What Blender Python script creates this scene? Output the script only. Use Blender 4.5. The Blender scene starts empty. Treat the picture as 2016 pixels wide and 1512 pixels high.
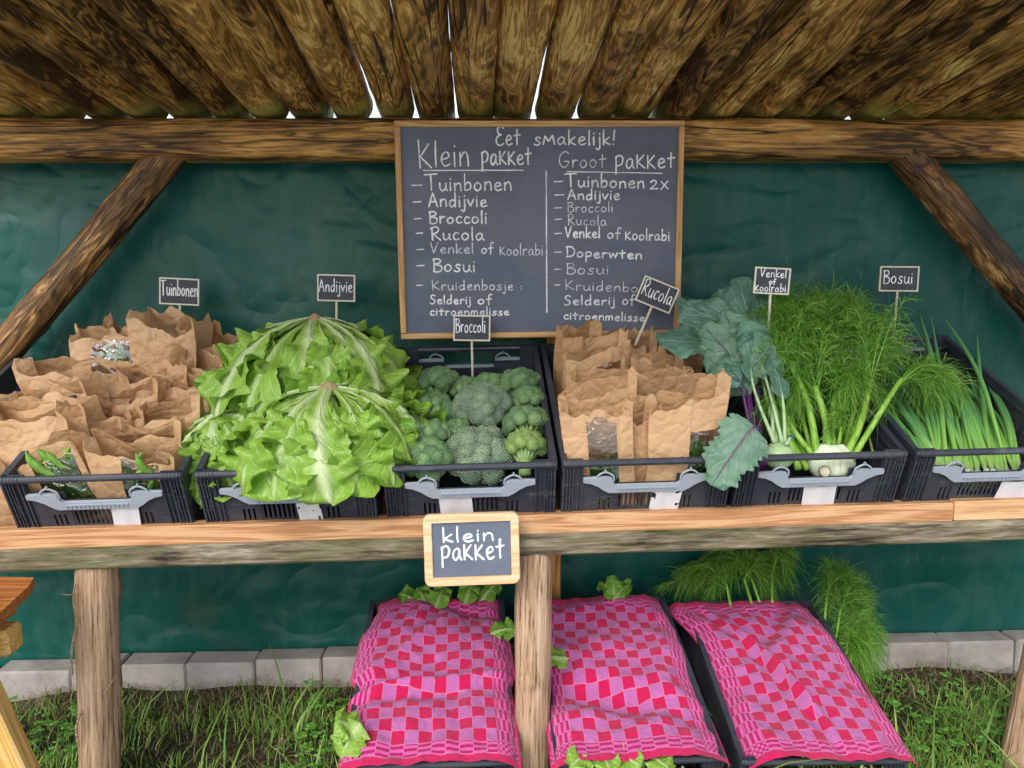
import bpy, math, random
import numpy as np
from mathutils import Vector, Matrix, noise as mnoise

# ------------------------------------------------------------------ camera, sky, sun, exposure
S = bpy.context.scene
COL = S.collection
EYE_H, PITCH, YAW, FPX = 1.233, 7.0, 2.7, 1514.0
cd = bpy.data.cameras.new('camera'); cam = bpy.data.objects.new('camera', cd); COL.objects.link(cam)
cam.location = (0, 0, EYE_H)
cam.rotation_euler = (math.radians(90 - PITCH), 0, math.radians(-YAW))
cd.sensor_fit = 'HORIZONTAL'; cd.sensor_width = 36.0; cd.lens = FPX / 2016 * 36.0
cd.clip_start = 0.05; cd.clip_end = 2000
S.camera = cam
W = bpy.data.worlds.new('World'); S.world = W; W.use_nodes = True
SUN_EL, SUN_AZ = math.radians(40), math.radians(205)      # azimuth from +Y, clockwise: behind the viewer, a little left
nt = W.node_tree; nt.nodes.clear()
sky = nt.nodes.new('ShaderNodeTexSky'); sky.sky_type = 'NISHITA'; sky.sun_disc = False
sky.sun_elevation = SUN_EL; sky.sun_rotation = SUN_AZ; sky.air_density = 1.0; sky.dust_density = 1.5; sky.ozone_density = 1.0
hs = nt.nodes.new('ShaderNodeHueSaturation'); hs.inputs['Saturation'].default_value = 0.45
bg = nt.nodes.new('ShaderNodeBackground'); bg.inputs['Strength'].default_value = 0.15
wo = nt.nodes.new('ShaderNodeOutputWorld')
nt.links.new(sky.outputs[0], hs.inputs['Color']); nt.links.new(hs.outputs[0], bg.inputs['Color']); nt.links.new(bg.outputs[0], wo.inputs[0])
ld = bpy.data.lights.new('sun', 'SUN'); ld.energy = 1.0; ld.angle = math.radians(30); ld.color = (1.0, 0.97, 0.93)
sun = bpy.data.objects.new('sun', ld); COL.objects.link(sun)
sd = Vector((math.sin(SUN_AZ) * math.cos(SUN_EL), math.cos(SUN_AZ) * math.cos(SUN_EL), math.sin(SUN_EL)))
sun.location = sd * 20; sun.rotation_euler = sd.to_track_quat('Z', 'Y').to_euler()
S.view_settings.view_transform = 'Standard'; S.view_settings.look = 'None'
S.view_settings.exposure = 0.95; S.view_settings.gamma = 1.0; S.view_settings.use_curve_mapping = False
S.render.engine = 'CYCLES'; S.cycles.use_denoising = True; S.cycles.max_bounces = 8
S.cycles.transparent_max_bounces = 24

# ------------------------------------------------------------------ helpers
_m = cam.rotation_euler.to_matrix()
RT, UP, FW = _m @ Vector((1, 0, 0)), _m @ Vector((0, 1, 0)), _m @ Vector((0, 0, -1))
EYE = Vector((0, 0, EYE_H))
def at(px, py, Y):
    """the real point at distance Y that the photograph shows at pixel (px, py)"""
    d = FW + RT * ((px - 1008) / FPX) + UP * ((756 - py) / FPX)
    return EYE + d * (Y / d.y)
def V3(*a): return Vector(a)
def rnd(a, b): return random.uniform(a, b)

def root_of(o):
    while o.parent: o = o.parent
    return o
def mk(name, V, F, mat, parent=None, uv=None, smooth=True, world=True):
    """ONE mesh object; with world=True the vertices are world points and are moved into the thing's frame"""
    V = np.asarray(V, dtype=np.float64).reshape(-1, 3)
    if parent is not None and world:
        V = V - np.array(root_of(parent).location)
    me = bpy.data.meshes.new(name)
    if isinstance(F, np.ndarray):
        lens = np.full(len(F), F.shape[1]); flat = F.ravel()
    else:
        lens = np.array([len(f) for f in F]); flat = np.fromiter((i for f in F for i in f), dtype=np.int64)
    me.vertices.add(len(V)); me.vertices.foreach_set('co', V.astype(np.float32).ravel())
    me.loops.add(len(flat)); me.loops.foreach_set('vertex_index', flat.astype(np.int32))
    me.polygons.add(len(lens)); me.polygons.foreach_set('loop_start', np.concatenate(([0], np.cumsum(lens)[:-1])).astype(np.int32))
    me.polygons.foreach_set('use_smooth', np.full(len(lens), bool(smooth)))
    if uv is not None:
        l = me.uv_layers.new(name='UVMap'); l.data.foreach_set('uv', np.asarray(uv, dtype=np.float32)[flat].ravel())
    me.update(calc_edges=True); me.validate()
    if mat: me.materials.append(mat)
    o = bpy.data.objects.new(name, me); COL.objects.link(o)
    if parent is not None: o.parent = parent
    return o
def tag(o, label, cat, group=None, kind=None):
    if label: o['label'] = label
    if cat: o['category'] = cat
    if group: o['group'] = group
    if kind: o['kind'] = kind
    return o
def thing(name, loc, label, cat, group=None):
    o = bpy.data.objects.new(name, None); COL.objects.link(o); o.location = loc; o.empty_display_size = .05
    return tag(o, label, cat, group)
def copy_tree(o, parent=None):
    c = o.copy(); COL.objects.link(c)
    if parent: c.parent = parent
    for ch in list(o.children): copy_tree(ch, c)
    return c
def settle(o, p):
    """moves a mesh object's origin to p without moving the mesh"""
    o.data.transform(Matrix.Translation(-Vector(p))); o.location = p
    return o

class MB:
    def __init__(s): s.V = []; s.F = []; s.U = []
    def add(s, V, F, U=None):
        n = len(s.V); s.V += [tuple(v) for v in V]; s.F += [tuple(i + n for i in f) for f in F]
        s.U += [tuple(u) for u in U] if U is not None else [(0, 0)] * len(V)
    def box(s, x0, x1, y0, y1, z0, z1, M=None):
        v = [Vector(p) for p in ((x0, y0, z0), (x1, y0, z0), (x1, y1, z0), (x0, y1, z0), (x0, y0, z1), (x1, y0, z1), (x1, y1, z1), (x0, y1, z1))]
        if M is not None: v = [M @ p for p in v]
        s.add(v, [(0, 3, 2, 1), (4, 5, 6, 7), (0, 1, 5, 4), (1, 2, 6, 5), (2, 3, 7, 6), (3, 0, 4, 7)])
    def bbox(s, x0, x1, y0, y1, z0, z1, b=.004, M=None):
        """box with chamfered edges"""
        P = []; F = []
        xs, ys, zs = (x0, x1), (y0, y1), (z0, z1); sg = (1, -1); idx = {}
        for i in (0, 1):
            for j in (0, 1):
                for k in (0, 1):
                    c = (xs[i], ys[j], zs[k]); d = (sg[i] * b, sg[j] * b, sg[k] * b)
                    for a in range(3):
                        idx[i, j, k, a] = len(P); P.append(Vector([c[q] + (0 if q == a else d[q]) for q in range(3)]))
        g = idx.get
        for a in range(3):
            o1, o2 = [q for q in range(3) if q != a]
            for s_ in (0, 1):
                loop = []
                for (u, w) in ((0, 0), (1, 0), (1, 1), (0, 1)):
                    c = [0, 0, 0]; c[a] = s_; c[o1] = u; c[o2] = w; loop.append(g((*c, a)))
                F.append(loop)
            for (u, w) in ((0, 0), (1, 0), (1, 1), (0, 1)):            # edges along a
                c0 = [0, 0, 0]; c0[o1] = u; c0[o2] = w; c1 = c0[:]; c1[a] = 1
                F.append([g((*c0, o1)), g((*c0, o2)), g((*c1, o2)), g((*c1, o1))])
        for i in (0, 1):
            for j in (0, 1):
                for k in (0, 1): F.append([g((i, j, k, 0)), g((i, j, k, 1)), g((i, j, k, 2))])
        cen = Vector(((x0 + x1) / 2, (y0 + y1) / 2, (z0 + z1) / 2)); G = []
        for f in F:
            n = (P[f[1]] - P[f[0]]).cross(P[f[2]] - P[f[0]]); m = sum((P[q] for q in f), Vector()) / len(f)
            G.append(f if n.dot(m - cen) > 0 else f[::-1])
        if M is not None: P = [M @ p for p in P]
        s.add(P, G)
    def tube(s, pts, rad, n=8, cap=True, squash=None):
        pts = [Vector(p) for p in pts]; m = len(pts)
        rad = [rad] * m if not hasattr(rad, '__len__') else rad
        V = []; F = []; U = []
        t = (pts[1] - pts[0]).normalized(); a = t.orthogonal().normalized()
        for i in range(m):
            t = (pts[min(i + 1, m - 1)] - pts[max(i - 1, 0)]).normalized()
            a = (a - t * a.dot(t)).normalized(); b = t.cross(a)
            for k in range(n):
                q = 2 * math.pi * k / n; V.append(pts[i] + (a * math.cos(q) + b * math.sin(q)) * rad[i]); U.append((k / n, i / (m - 1)))
        for i in range(m - 1):
            for k in range(n): F.append((i * n + k, i * n + (k + 1) % n, (i + 1) * n + (k + 1) % n, (i + 1) * n + k))
        if cap: F += [tuple(range(n))[::-1], tuple((m - 1) * n + k for k in range(n))]
        s.add(V, F, U)
    def prism(s, poly, a, b, M=None):
        """polygon in x,z pushed from y=a to y=b"""
        n = len(poly); V = [Vector((p[0], a, p[1])) for p in poly] + [Vector((p[0], b, p[1])) for p in poly]
        ar = sum(poly[i][0] * poly[(i + 1) % n][1] - poly[(i + 1) % n][0] * poly[i][1] for i in range(n))
        F = [tuple(range(n)), tuple(range(2 * n - 1, n - 1, -1))] + [((i + 1) % n, i, n + i, n + (i + 1) % n) for i in range(n)]
        if ar < 0: F = [f[::-1] for f in F]
        if M is not None: V = [M @ v for v in V]
        s.add(V, F)
    def grid(s, P, uv=True):
        m, n = len(P), len(P[0])
        s.add([p for r in P for p in r], [(i * n + j, i * n + j + 1, (i + 1) * n + j + 1, (i + 1) * n + j) for i in range(m - 1) for j in range(n - 1)],
              [(j / (n - 1), i / (m - 1)) for i in range(m) for j in range(n)])
    def obj(s, name, mat, parent=None, smooth=False, world=True, uv=False):
        return mk(name, s.V, s.F, mat, parent, s.U if uv else None, smooth, world)

def smoothcurve(pts, k=6):
    """Catmull-Rom through the points; a doubled point makes a corner"""
    pts = [Vector(p) for p in pts]
    if len(pts) < 3: return pts
    out = []
    for i in range(len(pts) - 1):
        p1, p2 = pts[i], pts[i + 1]
        if (p1 - p2).length < 1e-9: continue
        p0 = pts[i - 1] if i > 0 else p1; p3 = pts[i + 2] if i + 2 < len(pts) else p2
        for j in range(k):
            t = j / k
            out.append(.5 * ((2 * p1) + (p2 - p0) * t + (2 * p0 - 5 * p1 + 4 * p2 - p3) * t * t + (3 * p1 - p0 - 3 * p2 + p3) * t ** 3))
    out.append(pts[-1])
    return out

# ------------------------------------------------------------------ materials
class NG:
    def __init__(s, name):
        s.m = bpy.data.materials.new(name); s.m.use_nodes = True; s.t = s.m.node_tree; s.t.nodes.clear()
        s.out = s.n('ShaderNodeOutputMaterial')
    def n(s, ty, **k):
        q = s.t.nodes.new(ty)
        for a, b in k.items(): setattr(q, a, b)
        return q
    def put(s, sock, v):
        if isinstance(v, bpy.types.NodeSocket): s.t.links.new(v, sock)
        elif v is not None:
            if hasattr(v, '__len__') and len(v) == 3 and sock.type == 'RGBA': v = (*v, 1)
            sock.default_value = v
    def math(s, op, a, b=None, c=None, clamp=False):
        q = s.n('ShaderNodeMath', operation=op, use_clamp=clamp); s.put(q.inputs[0], a)
        if b is not None: s.put(q.inputs[1], b)
        if c is not None: s.put(q.inputs[2], c)
        return q.outputs[0]
    def mix(s, f, a, b, blend='MIX'):
        q = s.n('ShaderNodeMix', data_type='RGBA', blend_type=blend); s.put(q.inputs[0], f); s.put(q.inputs[6], a); s.put(q.inputs[7], b); return q.outputs[2]
    def ramp(s, f, stops, interp='LINEAR'):
        q = s.n('ShaderNodeValToRGB'); q.color_ramp.interpolation = interp; e = q.color_ramp.elements
        while len(e) < len(stops): e.new(.5)
        for x, (p, c) in zip(e, stops):
            x.position = p; x.color = (*c, 1) if hasattr(c, '__len__') else (c, c, c, 1)
        s.put(q.inputs[0], f); return q.outputs[0]
    def coord(s, which='Object', scale=(1, 1, 1), rand=True, rot=(0, 0, 0)):
        c = s.n('ShaderNodeTexCoord').outputs[which]
        mp = s.n('ShaderNodeMapping'); s.put(mp.inputs['Vector'], c); mp.inputs['Scale'].default_value = scale; mp.inputs['Rotation'].default_value = rot
        if rand:
            r = s.n('ShaderNodeObjectInfo').outputs['Random']; cb = s.n('ShaderNodeCombineXYZ')
            s.put(cb.inputs[0], s.math('MULTIPLY', r, 37.0)); s.put(cb.inputs[1], s.math('MULTIPLY', r, 91.0)); s.put(cb.inputs[2], s.math('MULTIPLY', r, 53.0))
            s.put(mp.inputs['Location'], cb.outputs[0])
        return mp.outputs[0]
    def noise(s, vec, scale, detail=3, rough=.5, dist=0):
        q = s.n('ShaderNodeTexNoise'); s.put(q.inputs['Vector'], vec); s.put(q.inputs['Scale'], scale); q.inputs['Detail'].default_value = detail
        q.inputs['Roughness'].default_value = rough; q.inputs['Distortion'].default_value = dist; return q.outputs[0]
    def vor(s, vec, scale, feature='F1'):
        q = s.n('ShaderNodeTexVoronoi', feature=feature); s.put(q.inputs['Vector'], vec); q.inputs['Scale'].default_value = scale; return q.outputs[0]
    def bump(s, h, strength=.3, dist=.01, normal=None):
        q = s.n('ShaderNodeBump'); q.inputs['Strength'].default_value = strength; q.inputs['Distance'].default_value = dist; s.put(q.inputs['Height'], h)
        if normal is not None: s.put(q.inputs['Normal'], normal)
        return q.outputs[0]
    def pbr(s, col, rough=.6, normal=None, spec=.5, trans=None, tcol=None, sheen=0, metal=0, done=True):
        q = s.n('ShaderNodeBsdfPrincipled'); s.put(q.inputs['Base Color'], col); s.put(q.inputs['Roughness'], rough); q.inputs['Metallic'].default_value = metal
        q.inputs['Specular IOR Level'].default_value = spec; q.inputs['Sheen Weight'].default_value = sheen
        if normal is not None: s.put(q.inputs['Normal'], normal)
        o = q.outputs[0]
        if trans:
            tr = s.n('ShaderNodeBsdfTranslucent'); s.put(tr.inputs[0], tcol if tcol is not None else col)
            if normal is not None: s.put(tr.inputs['Normal'], normal)
            mx = s.n('ShaderNodeMixShader'); mx.inputs[0].default_value = trans; s.put(mx.inputs[1], o); s.put(mx.inputs[2], tr.outputs[0]); o = mx.outputs[0]
        if done: s.put(s.out.inputs[0], o)
        return o

def wood_log(name, dark, mid, light, algae_glow=False, patch=.5, dist=.85, lx=1., rv=.5, ct=1.):
    g = NG(name)
    v = g.coord('Object', (2.6 * lx, 14, 14)); v2 = g.coord('Object', (4.6 * lx, 12, 12)); v3 = g.coord('Object', (9, 200, 200))
    n1 = g.noise(v, 1.0, 4, .55, dist)
    band = g.math('MULTIPLY_ADD', g.math('SINE', g.math('MULTIPLY', n1, 62.0)), .5, .5)
    n2 = g.noise(v2, 1.25, 5, .65, dist * .8)
    fine = g.noise(v3, 1.0, 3, .6)
    f = g.math('ADD', g.math('MULTIPLY', n2, 1.6), g.math('MULTIPLY', band, .34))
    rnd_ = g.n('ShaderNodeObjectInfo').outputs['Random']; r2 = g.math('FRACT', g.math('MULTIPLY', rnd_, 7.31))
    lo_f = g.noise(g.coord('Object', (1.3, 5, 5)), 1., 3, .5, .4)
    f = g.math('ADD', f, g.math('MULTIPLY_ADD', lo_f, 1.5, -.75))
    f = g.math('SUBTRACT', f, g.math('MULTIPLY_ADD', r2, rv, patch - .1))
    f = g.math('ADD', f, g.math('MULTIPLY', g.math('SUBTRACT', fine, .5), .7))
    col = g.ramp(f, [(-.0 + .04, dark), (.36, [a * .5 + b * .5 for a, b in zip(dark, mid)]), (.6, mid), (.85, light)])
    vc = g.coord('Object', (.55, 11, 11)); nc = g.noise(vc, 1.0, 2, .5, .2)
    vd = g.coord('Object', (.8, 16, 16), True, (0, .02, 0)); nd = g.noise(vd, 1.0, 3, .55, .3)
    crack = g.math('MAXIMUM', g.math('LESS_THAN', g.math('ABSOLUTE', g.math('SUBTRACT', nc, .47)), .007), g.math('MULTIPLY', .8, g.math('LESS_THAN', g.math('ABSOLUTE', g.math('SUBTRACT', nd, .60)), .006)))
    kn = g.vor(g.coord('Object', (3.2, 6.5, 6.5)), 1.)
    col = g.mix(g.ramp(kn, [(.05, .9), (.13, .0)]), col, [q * 1.2 for q in dark]); col = g.mix(g.math('MULTIPLY', crack, .85), col, (.006, .004, .002))
    if algae_glow:
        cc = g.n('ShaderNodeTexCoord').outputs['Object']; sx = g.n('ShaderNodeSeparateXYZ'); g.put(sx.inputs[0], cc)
        k = g.math('MULTIPLY_ADD', sx.outputs[0], 9., -4.6, True)     # weathered, algae-green far ends, with leaking outside daylight painted into the colour
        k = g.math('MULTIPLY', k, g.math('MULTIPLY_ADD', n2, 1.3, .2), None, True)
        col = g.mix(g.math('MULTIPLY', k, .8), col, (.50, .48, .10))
    h = g.math('ADD', g.math('MULTIPLY', band, .25), g.math('ADD', g.math('MULTIPLY', n2, 1.5), g.math('MULTIPLY', fine, .5)))
    h = g.math('SUBTRACT', h, g.math('MULTIPLY', crack, 1.5))
    g.pbr(col, g.math('MULTIPLY_ADD', n2, .3, .42), g.bump(h, .55, .006), .35); return g.m
def plank_wood(name, c0, c1, c2, gr=60., rough=.6, weather=0., axis='X', band=24.):
    g = NG(name)
    st = {'X': (2.2, 42, 42), 'Z': (42, 42, 2.2), 'Y': (42, 2.2, 42)}[axis]
    v = g.coord('Object', st); v3 = g.coord('Object', tuple(q * (gr / 22 if q > 5 else 5.) for q in st))
    n1 = g.noise(v, 1., 3, .5, .5); fine = g.noise(v3, 1., 3, .65)
    b = g.math('MULTIPLY_ADD', g.math('SINE', g.math('MULTIPLY', n1, band)), .5, .5)
    f = g.math('ADD', g.math('MULTIPLY', b, .55), g.math('MULTIPLY', fine, .5))
    col = g.ramp(f, [(.15, c0), (.5, c1), (.9, c2)])
    vk = g.coord('Object', tuple(1.8 if q < 5 else 5. for q in st)); kn = g.vor(vk, 2.3)
    col = g.mix(g.ramp(kn, [(.035, .75), (.085, 0.)]), col, [q * .45 for q in c0])
    if weather:
        w = g.noise(g.coord('Object', tuple(q * .5 if q > 5 else 3. for q in st)), 1.3, 4, .7)
        col = g.mix(g.math('MULTIPLY', g.ramp(w, [(.42, 0.), (.6, 1.)]), weather), col, (.15, .155, .065))
    g.pbr(col, rough, g.bump(f, .35, .003), .3); return g.m
def plain(name, col, rough=.5, spec=.5, nz=.15, scale=14., bump=.12, metal=0):
    g = NG(name); v = g.coord('Object'); n = g.noise(v, scale, 4, .6); n2 = g.noise(v, scale * 9, 2, .6)
    c = g.mix(g.math('MULTIPLY', n, nz * 2), col, [q * .45 for q in col])
    g.pbr(c, g.math('MULTIPLY_ADD', n, .25, rough - .12), g.bump(g.math('ADD', n, g.math('MULTIPLY', n2, .25)), bump, .004), spec, metal=metal); return g.m
def leaf_mat(name, blade, rib, tip=None, veins=26., ribw=(.45, 5., .03), trans=.3, rough=.38, dust=0., purple=None):
    g = NG(name)
    uv = g.n('ShaderNodeTexCoord').outputs['UV']; sx = g.n('ShaderNodeSeparateXYZ'); g.put(sx.inputs[0], uv)
    u = g.math('ABSOLUTE', g.math('MULTIPLY_ADD', sx.outputs[0], 2., -1.)); v = sx.outputs[1]
    rw = g.math('MULTIPLY_ADD', g.math('EXPONENT', g.math('MULTIPLY', v, -ribw[1])), ribw[0], ribw[2])
    ribf = g.math('SUBTRACT', 1., g.math('SMOOTH_MIN', g.math('DIVIDE', u, rw), 1., .4), None, True)
    ribf = g.math('POWER', ribf, .5)
    ob = g.coord('Object'); n = g.noise(ob, 28., 4, .6); big = g.noise(ob, 7., 2, .5)
    ph = g.math('ADD', g.math('MULTIPLY', v, veins), g.math('MULTIPLY_ADD', u, -7., g.math('MULTIPLY', n, 3.)))
    vein = g.math('POWER', g.math('MULTIPLY_ADD', g.math('SINE', g.math('MULTIPLY', ph, 2.4)), .5, .5), 7.)
    col = g.mix(g.math('MULTIPLY_ADD', big, 1.6, -.3, True), [q * .72 for q in blade], [min(1, q * 1.22) for q in blade])
    if tip: col = g.mix(g.math('MULTIPLY', g.math('POWER', v, 2.), .7), col, tip)
    col = g.mix(g.math('MULTIPLY', vein, .26), col, rib)
    if dust: col = g.mix(g.math('MULTIPLY', n, dust), col, (.32, .42, .42))
    col = g.mix(ribf, col, purple or rib)
    h = g.math('ADD', g.math('MULTIPLY', ribf, 1.4), g.math('SUBTRACT', g.math('MULTIPLY', n, 1.4), g.math('MULTIPLY', vein, .5)))
    g.pbr(col, rough, g.bump(h, .5, .006), .45, trans); return g.m

M = {}
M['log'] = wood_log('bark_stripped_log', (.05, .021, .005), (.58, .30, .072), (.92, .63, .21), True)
M['beam'] = wood_log('sawn_beam_wood', (.06, .025, .006), (.52, .27, .07), (.72, .46, .16), patch=.24, dist=.35, lx=.5)
M['brace'] = wood_log('brace_wood', (.024, .012, .004), (.22, .11, .035), (.60, .36, .13), patch=.66, lx=.8, rv=.12)
M['ledge'] = plank_wood('ledge_pine', (.34, .15, .06), (.52, .27, .125), (.62, .37, .19), 70., .55, band=30.)
M['ledge_pale'] = plank_wood('ledge_pale_pine', (.42, .2, .085), (.60, .35, .17), (.68, .43, .23), 60., .5, band=14.)
def rail_mat():
    g = NG('weathered_rail'); a = g.noise(g.coord('Object', (9, 110, 110)), 1., 4, .7, .4); b_ = g.noise(g.coord('Object', (3.5, 26, 26)), 1., 4, .65, .6); m = g.noise(g.coord('Object', (2.2, 6, 6)), 1., 4, .7)
    f = g.math('ADD', g.math('MULTIPLY', a, 1.1), g.math('MULTIPLY_ADD', b_, .9, -.5))
    c = g.ramp(f, [(.25, (.018, .014, .010)), (.42, (.115, .092, .062)), (.58, (.22, .18, .125)), (.8, (.42, .36, .26))])
    c = g.mix(g.math('MULTIPLY', g.ramp(m, [(.45, 0.), (.62, 1.)]), .5), c, (.13, .135, .045))
    g.pbr(c, .9, g.bump(f, .8, .004), .2); return g.m
M['rail'] = rail_mat()
def leg_mat():
    g = NG('debarked_leg'); a = g.noise(g.coord('Object', (7, 150, 150)), 1., 4, .7, .3); b_ = g.noise(g.coord('Object', (2.2, 30, 30)), 1., 4, .6, .8); m = g.noise(g.coord('Object', (2.5, 12, 12)), 1., 3, .6)
    c = g.ramp(g.math('ADD', g.math('MULTIPLY', a, .9), g.math('MULTIPLY', b_, .6)), [(.5, (.10, .05, .025)), (.66, (.34, .21, .125)), (.82, (.50, .34, .215)), (1., (.62, .47, .33))])
    c = g.mix(g.math('MULTIPLY', g.ramp(a, [(.36, 1.), (.44, 0.)]), .75), c, (.09, .05, .03)); c = g.mix(g.math('MULTIPLY', g.ramp(m, [(.5, 0.), (.65, 1.)]), .35), c, (.26, .15, .085))
    g.pbr(c, .9, g.bump(g.math('ADD', a, g.math('MULTIPLY', b_, 1.5)), .8, .006), .2); return g.m
M['leg'] = leg_mat()
M['post'] = plank_wood('lacquered_post', (.2, .075, .015), (.45, .21, .05), (.58, .31, .09), 50., .4, axis='Z')
M['frame'] = plank_wood('chalkboard_frame', (.4, .2, .07), (.58, .33, .13), (.68, .43, .2), 60., .45)
M['frame_v'] = plank_wood('chalkboard_frame_upright', (.4, .2, .07), (.58, .33, .13), (.68, .43, .2), 60., .45, axis='Z')
M['beech'] = plank_wood('pale_beech', (.58, .38, .19), (.72, .51, .3), (.78, .58, .37), 60., .45)
M['tagwood'] = plain('tag_wood', (.74, .68, .55), .6, .3, .1)
M['bench'] = plank_wood('orange_stain', (.26, .075, .016), (.42, .14, .03), (.5, .2, .05), 50., .4)
M['yellow'] = plank_wood('yellow_pine', (.5, .26, .06), (.66, .4, .12), (.72, .48, .18), 50., .45)
M['deck'] = plank_wood('deck_board', (.16, .09, .05), (.3, .2, .11), (.4, .28, .17), 60., .7)
def plastic_mat():
    g = NG('black_plastic'); v = g.coord('Object'); n = g.noise(v, 7., 5, .65); sc = g.noise(g.coord('Object', (14, 14, 90)), 1., 3, .6); f = g.noise(v, 120., 3)
    c = g.mix(g.math('MULTIPLY', g.ramp(n, [(.45, 0.), (.75, 1.)]), .45), (.030, .035, .050), (.105, .105, .11)); c = g.mix(g.math('MULTIPLY', g.ramp(sc, [(.6, 0.), (.72, 1.)]), .3), c, (.19, .19, .2))
    g.pbr(c, g.math('MULTIPLY_ADD', n, .35, .24), g.bump(g.math('ADD', f, sc), .08, .002), .5); return g.m
M['plastic'] = plastic_mat()
M['clip'] = plain('grey_plastic', (.36, .40, .46), .5, .4, .15, 20.)
M['paper_label'] = plain('paper_label', (.72, .70, .72), .8, .2, .2, 30.)
def chalk_mat(name, c, k):
    g = NG(name); n = g.noise(g.coord('Object'), 420., 3, .7); b_ = g.noise(g.coord('Object'), 38., 2)
    f = g.math('MULTIPLY_ADD', b_, .5, g.math('SUBTRACT', n, .25))
    g.pbr(g.mix(g.ramp(f, [(.36, k), (.52, 0.)]), c, (.13, .15, .19)), .95, None, .1); return g.m
M['chalk'] = chalk_mat('chalk', (.88, .90, .90), .55); M['chalk_thin'] = chalk_mat('chalk_thin', (.78, .81, .83), .8)
def slate(name, c, smudge):
    g = NG(name); v = g.coord('Object', (1, 1, 1)); n = g.noise(v, 3.2, 4, .6, 1.); f = g.noise(g.coord('Object', (40, 40, 300)), 1., 3)
    c2 = g.mix(g.math('MULTIPLY', g.ramp(n, [(.35, 0.), (.7, 1.)]), smudge), c, (.17, .19, .235)); c2 = g.mix(g.math('MULTIPLY', f, .25), c2, (.2, .22, .27))
    g.pbr(c2, .62, g.bump(f, .08, .002), .4); return g.m
M['slate'] = slate('chalkboard_slate', (.078, .098, .142), .6)
M['slate_dark'] = slate('tag_slate', (.018, .02, .024), .1)
def tarp_mat():
    g = NG('green_tarpaulin'); v = g.coord('Object', rand=False)
    n = g.noise(v, 1.7, 5, .62, .6); st = g.noise(g.coord('Object', (7, 7, 2.2), False), 1., 5, .65, .7); sc = g.noise(g.coord('Object', (60, 60, 11), False, (0, .9, 0)), 1., 3, .6)
    wv = g.noise(v, 420., 1)
    col = g.mix(n, (.002, .048, .037), (.006, .112, .084))
    col = g.mix(g.math('MULTIPLY', g.ramp(st, [(.50, 0.), (.78, 1.)]), .34), col, (.09, .19, .17))
    col = g.mix(g.math('MULTIPLY', g.ramp(g.noise(v, 3.1, 4, .6, .3), [(.58, 0.), (.74, 1.)]), .35), col, (.10, .095, .065))
    scm = g.math('MULTIPLY', g.ramp(sc, [(.62, 0.), (.72, 1.)]), g.ramp(g.noise(v, 2.3, 3), [(.5, 0.), (.65, 1.)]))
    col = g.mix(g.math('MULTIPLY', scm, .25), col, (.2, .3, .28))
    nv_ = g.n('ShaderNodeTexNoise'); g.put(nv_.inputs['Vector'], v); nv_.inputs['Scale'].default_value = 2.2; nv_.inputs['Detail'].default_value = 4
    va = g.n('ShaderNodeVectorMath', operation='MULTIPLY_ADD'); g.put(va.inputs[0], nv_.outputs['Color']); va.inputs[1].default_value = (.9, .9, .9); g.put(va.inputs[2], g.coord('Object', (2.3, 2.3, 3.1), False, (0, .2, 0)))
    cr = g.vor(va.outputs[0], 1., 'DISTANCE_TO_EDGE'); crn = g.math('SMOOTH_MIN', cr, .10, .04)
    rdg = lambda q, w_: g.math('SMOOTH_MIN', g.math('MULTIPLY', g.math('ABSOLUTE', g.math('SUBTRACT', q, .5)), w_), .6, .3)
    fold = g.math('ADD', rdg(g.noise(g.coord('Object', (1.5, 1.5, 2.6), False, (0, .5, 0)), 1., 3, .5, .3), 9.), g.math('MULTIPLY', rdg(g.noise(g.coord('Object', (4.2, 4.2, 3.), False, (0, -.4, 0)), 1., 2, .5, .4), 6.), .6))
    h = g.math('ADD', g.math('ADD', g.math('MULTIPLY', crn, 1.0), g.math('MULTIPLY', fold, 1.5)), g.math('ADD', g.math('MULTIPLY', st, .8), g.math('MULTIPLY', wv, .04)))
    g.pbr(col, g.math('MULTIPLY_ADD', st, .25, .27), g.bump(h, .6, .0095), .30); return g.m
M['tarp'] = tarp_mat()
def concrete():
    g = NG('grey_concrete'); v = g.coord('Object'); n = g.noise(v, 9., 5, .65); f = g.noise(v, 260., 3, .7); s2 = g.noise(v, 4., 3, .6)
    c = g.ramp(n, [(.3, (.31, .265, .235)), (.55, (.50, .44, .40)), (.75, (.60, .54, .495))]); c = g.mix(g.math('MULTIPLY', g.ramp(s2, [(.55, 0.), (.75, 1.)]), .5), c, (.17, .13, .10))
    c = g.mix(g.math('MULTIPLY', f, .35), c, (.16, .15, .15)); g.pbr(c, .9, g.bump(g.math('ADD', n, f), .3, .004), .2); return g.m
M['concrete'] = concrete()
def kraft(name, c0, c1):
    g = NG(name); v = g.coord('Object'); n = g.noise(v, 6., 3, .6); fib = g.noise(g.coord('Object', (12, 12, 240)), 1., 3, .6)
    cr = g.vor(g.coord('Object', (1, 1, 1)), 26., 'DISTANCE_TO_EDGE'); cr2 = g.noise(v, 45., 3, .6, .8)
    c = g.mix(n, c0, c1); c = g.mix(g.math('MULTIPLY', fib, .22), c, [q * .6 for q in c0])
    h = g.math('ADD', g.math('SMOOTH_MIN', cr, .25, .1), g.math('MULTIPLY', cr2, .5))
    g.pbr(c, .5, g.bump(h, .7, .011), .45, .2); return g.m
M['kraft'] = kraft('kraft_paper', (.62, .375, .19), (.74, .48, .265))
M['kraft_dark'] = kraft('kraft_paper_brown', (.53, .30, .14), (.62, .38, .185))
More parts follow.
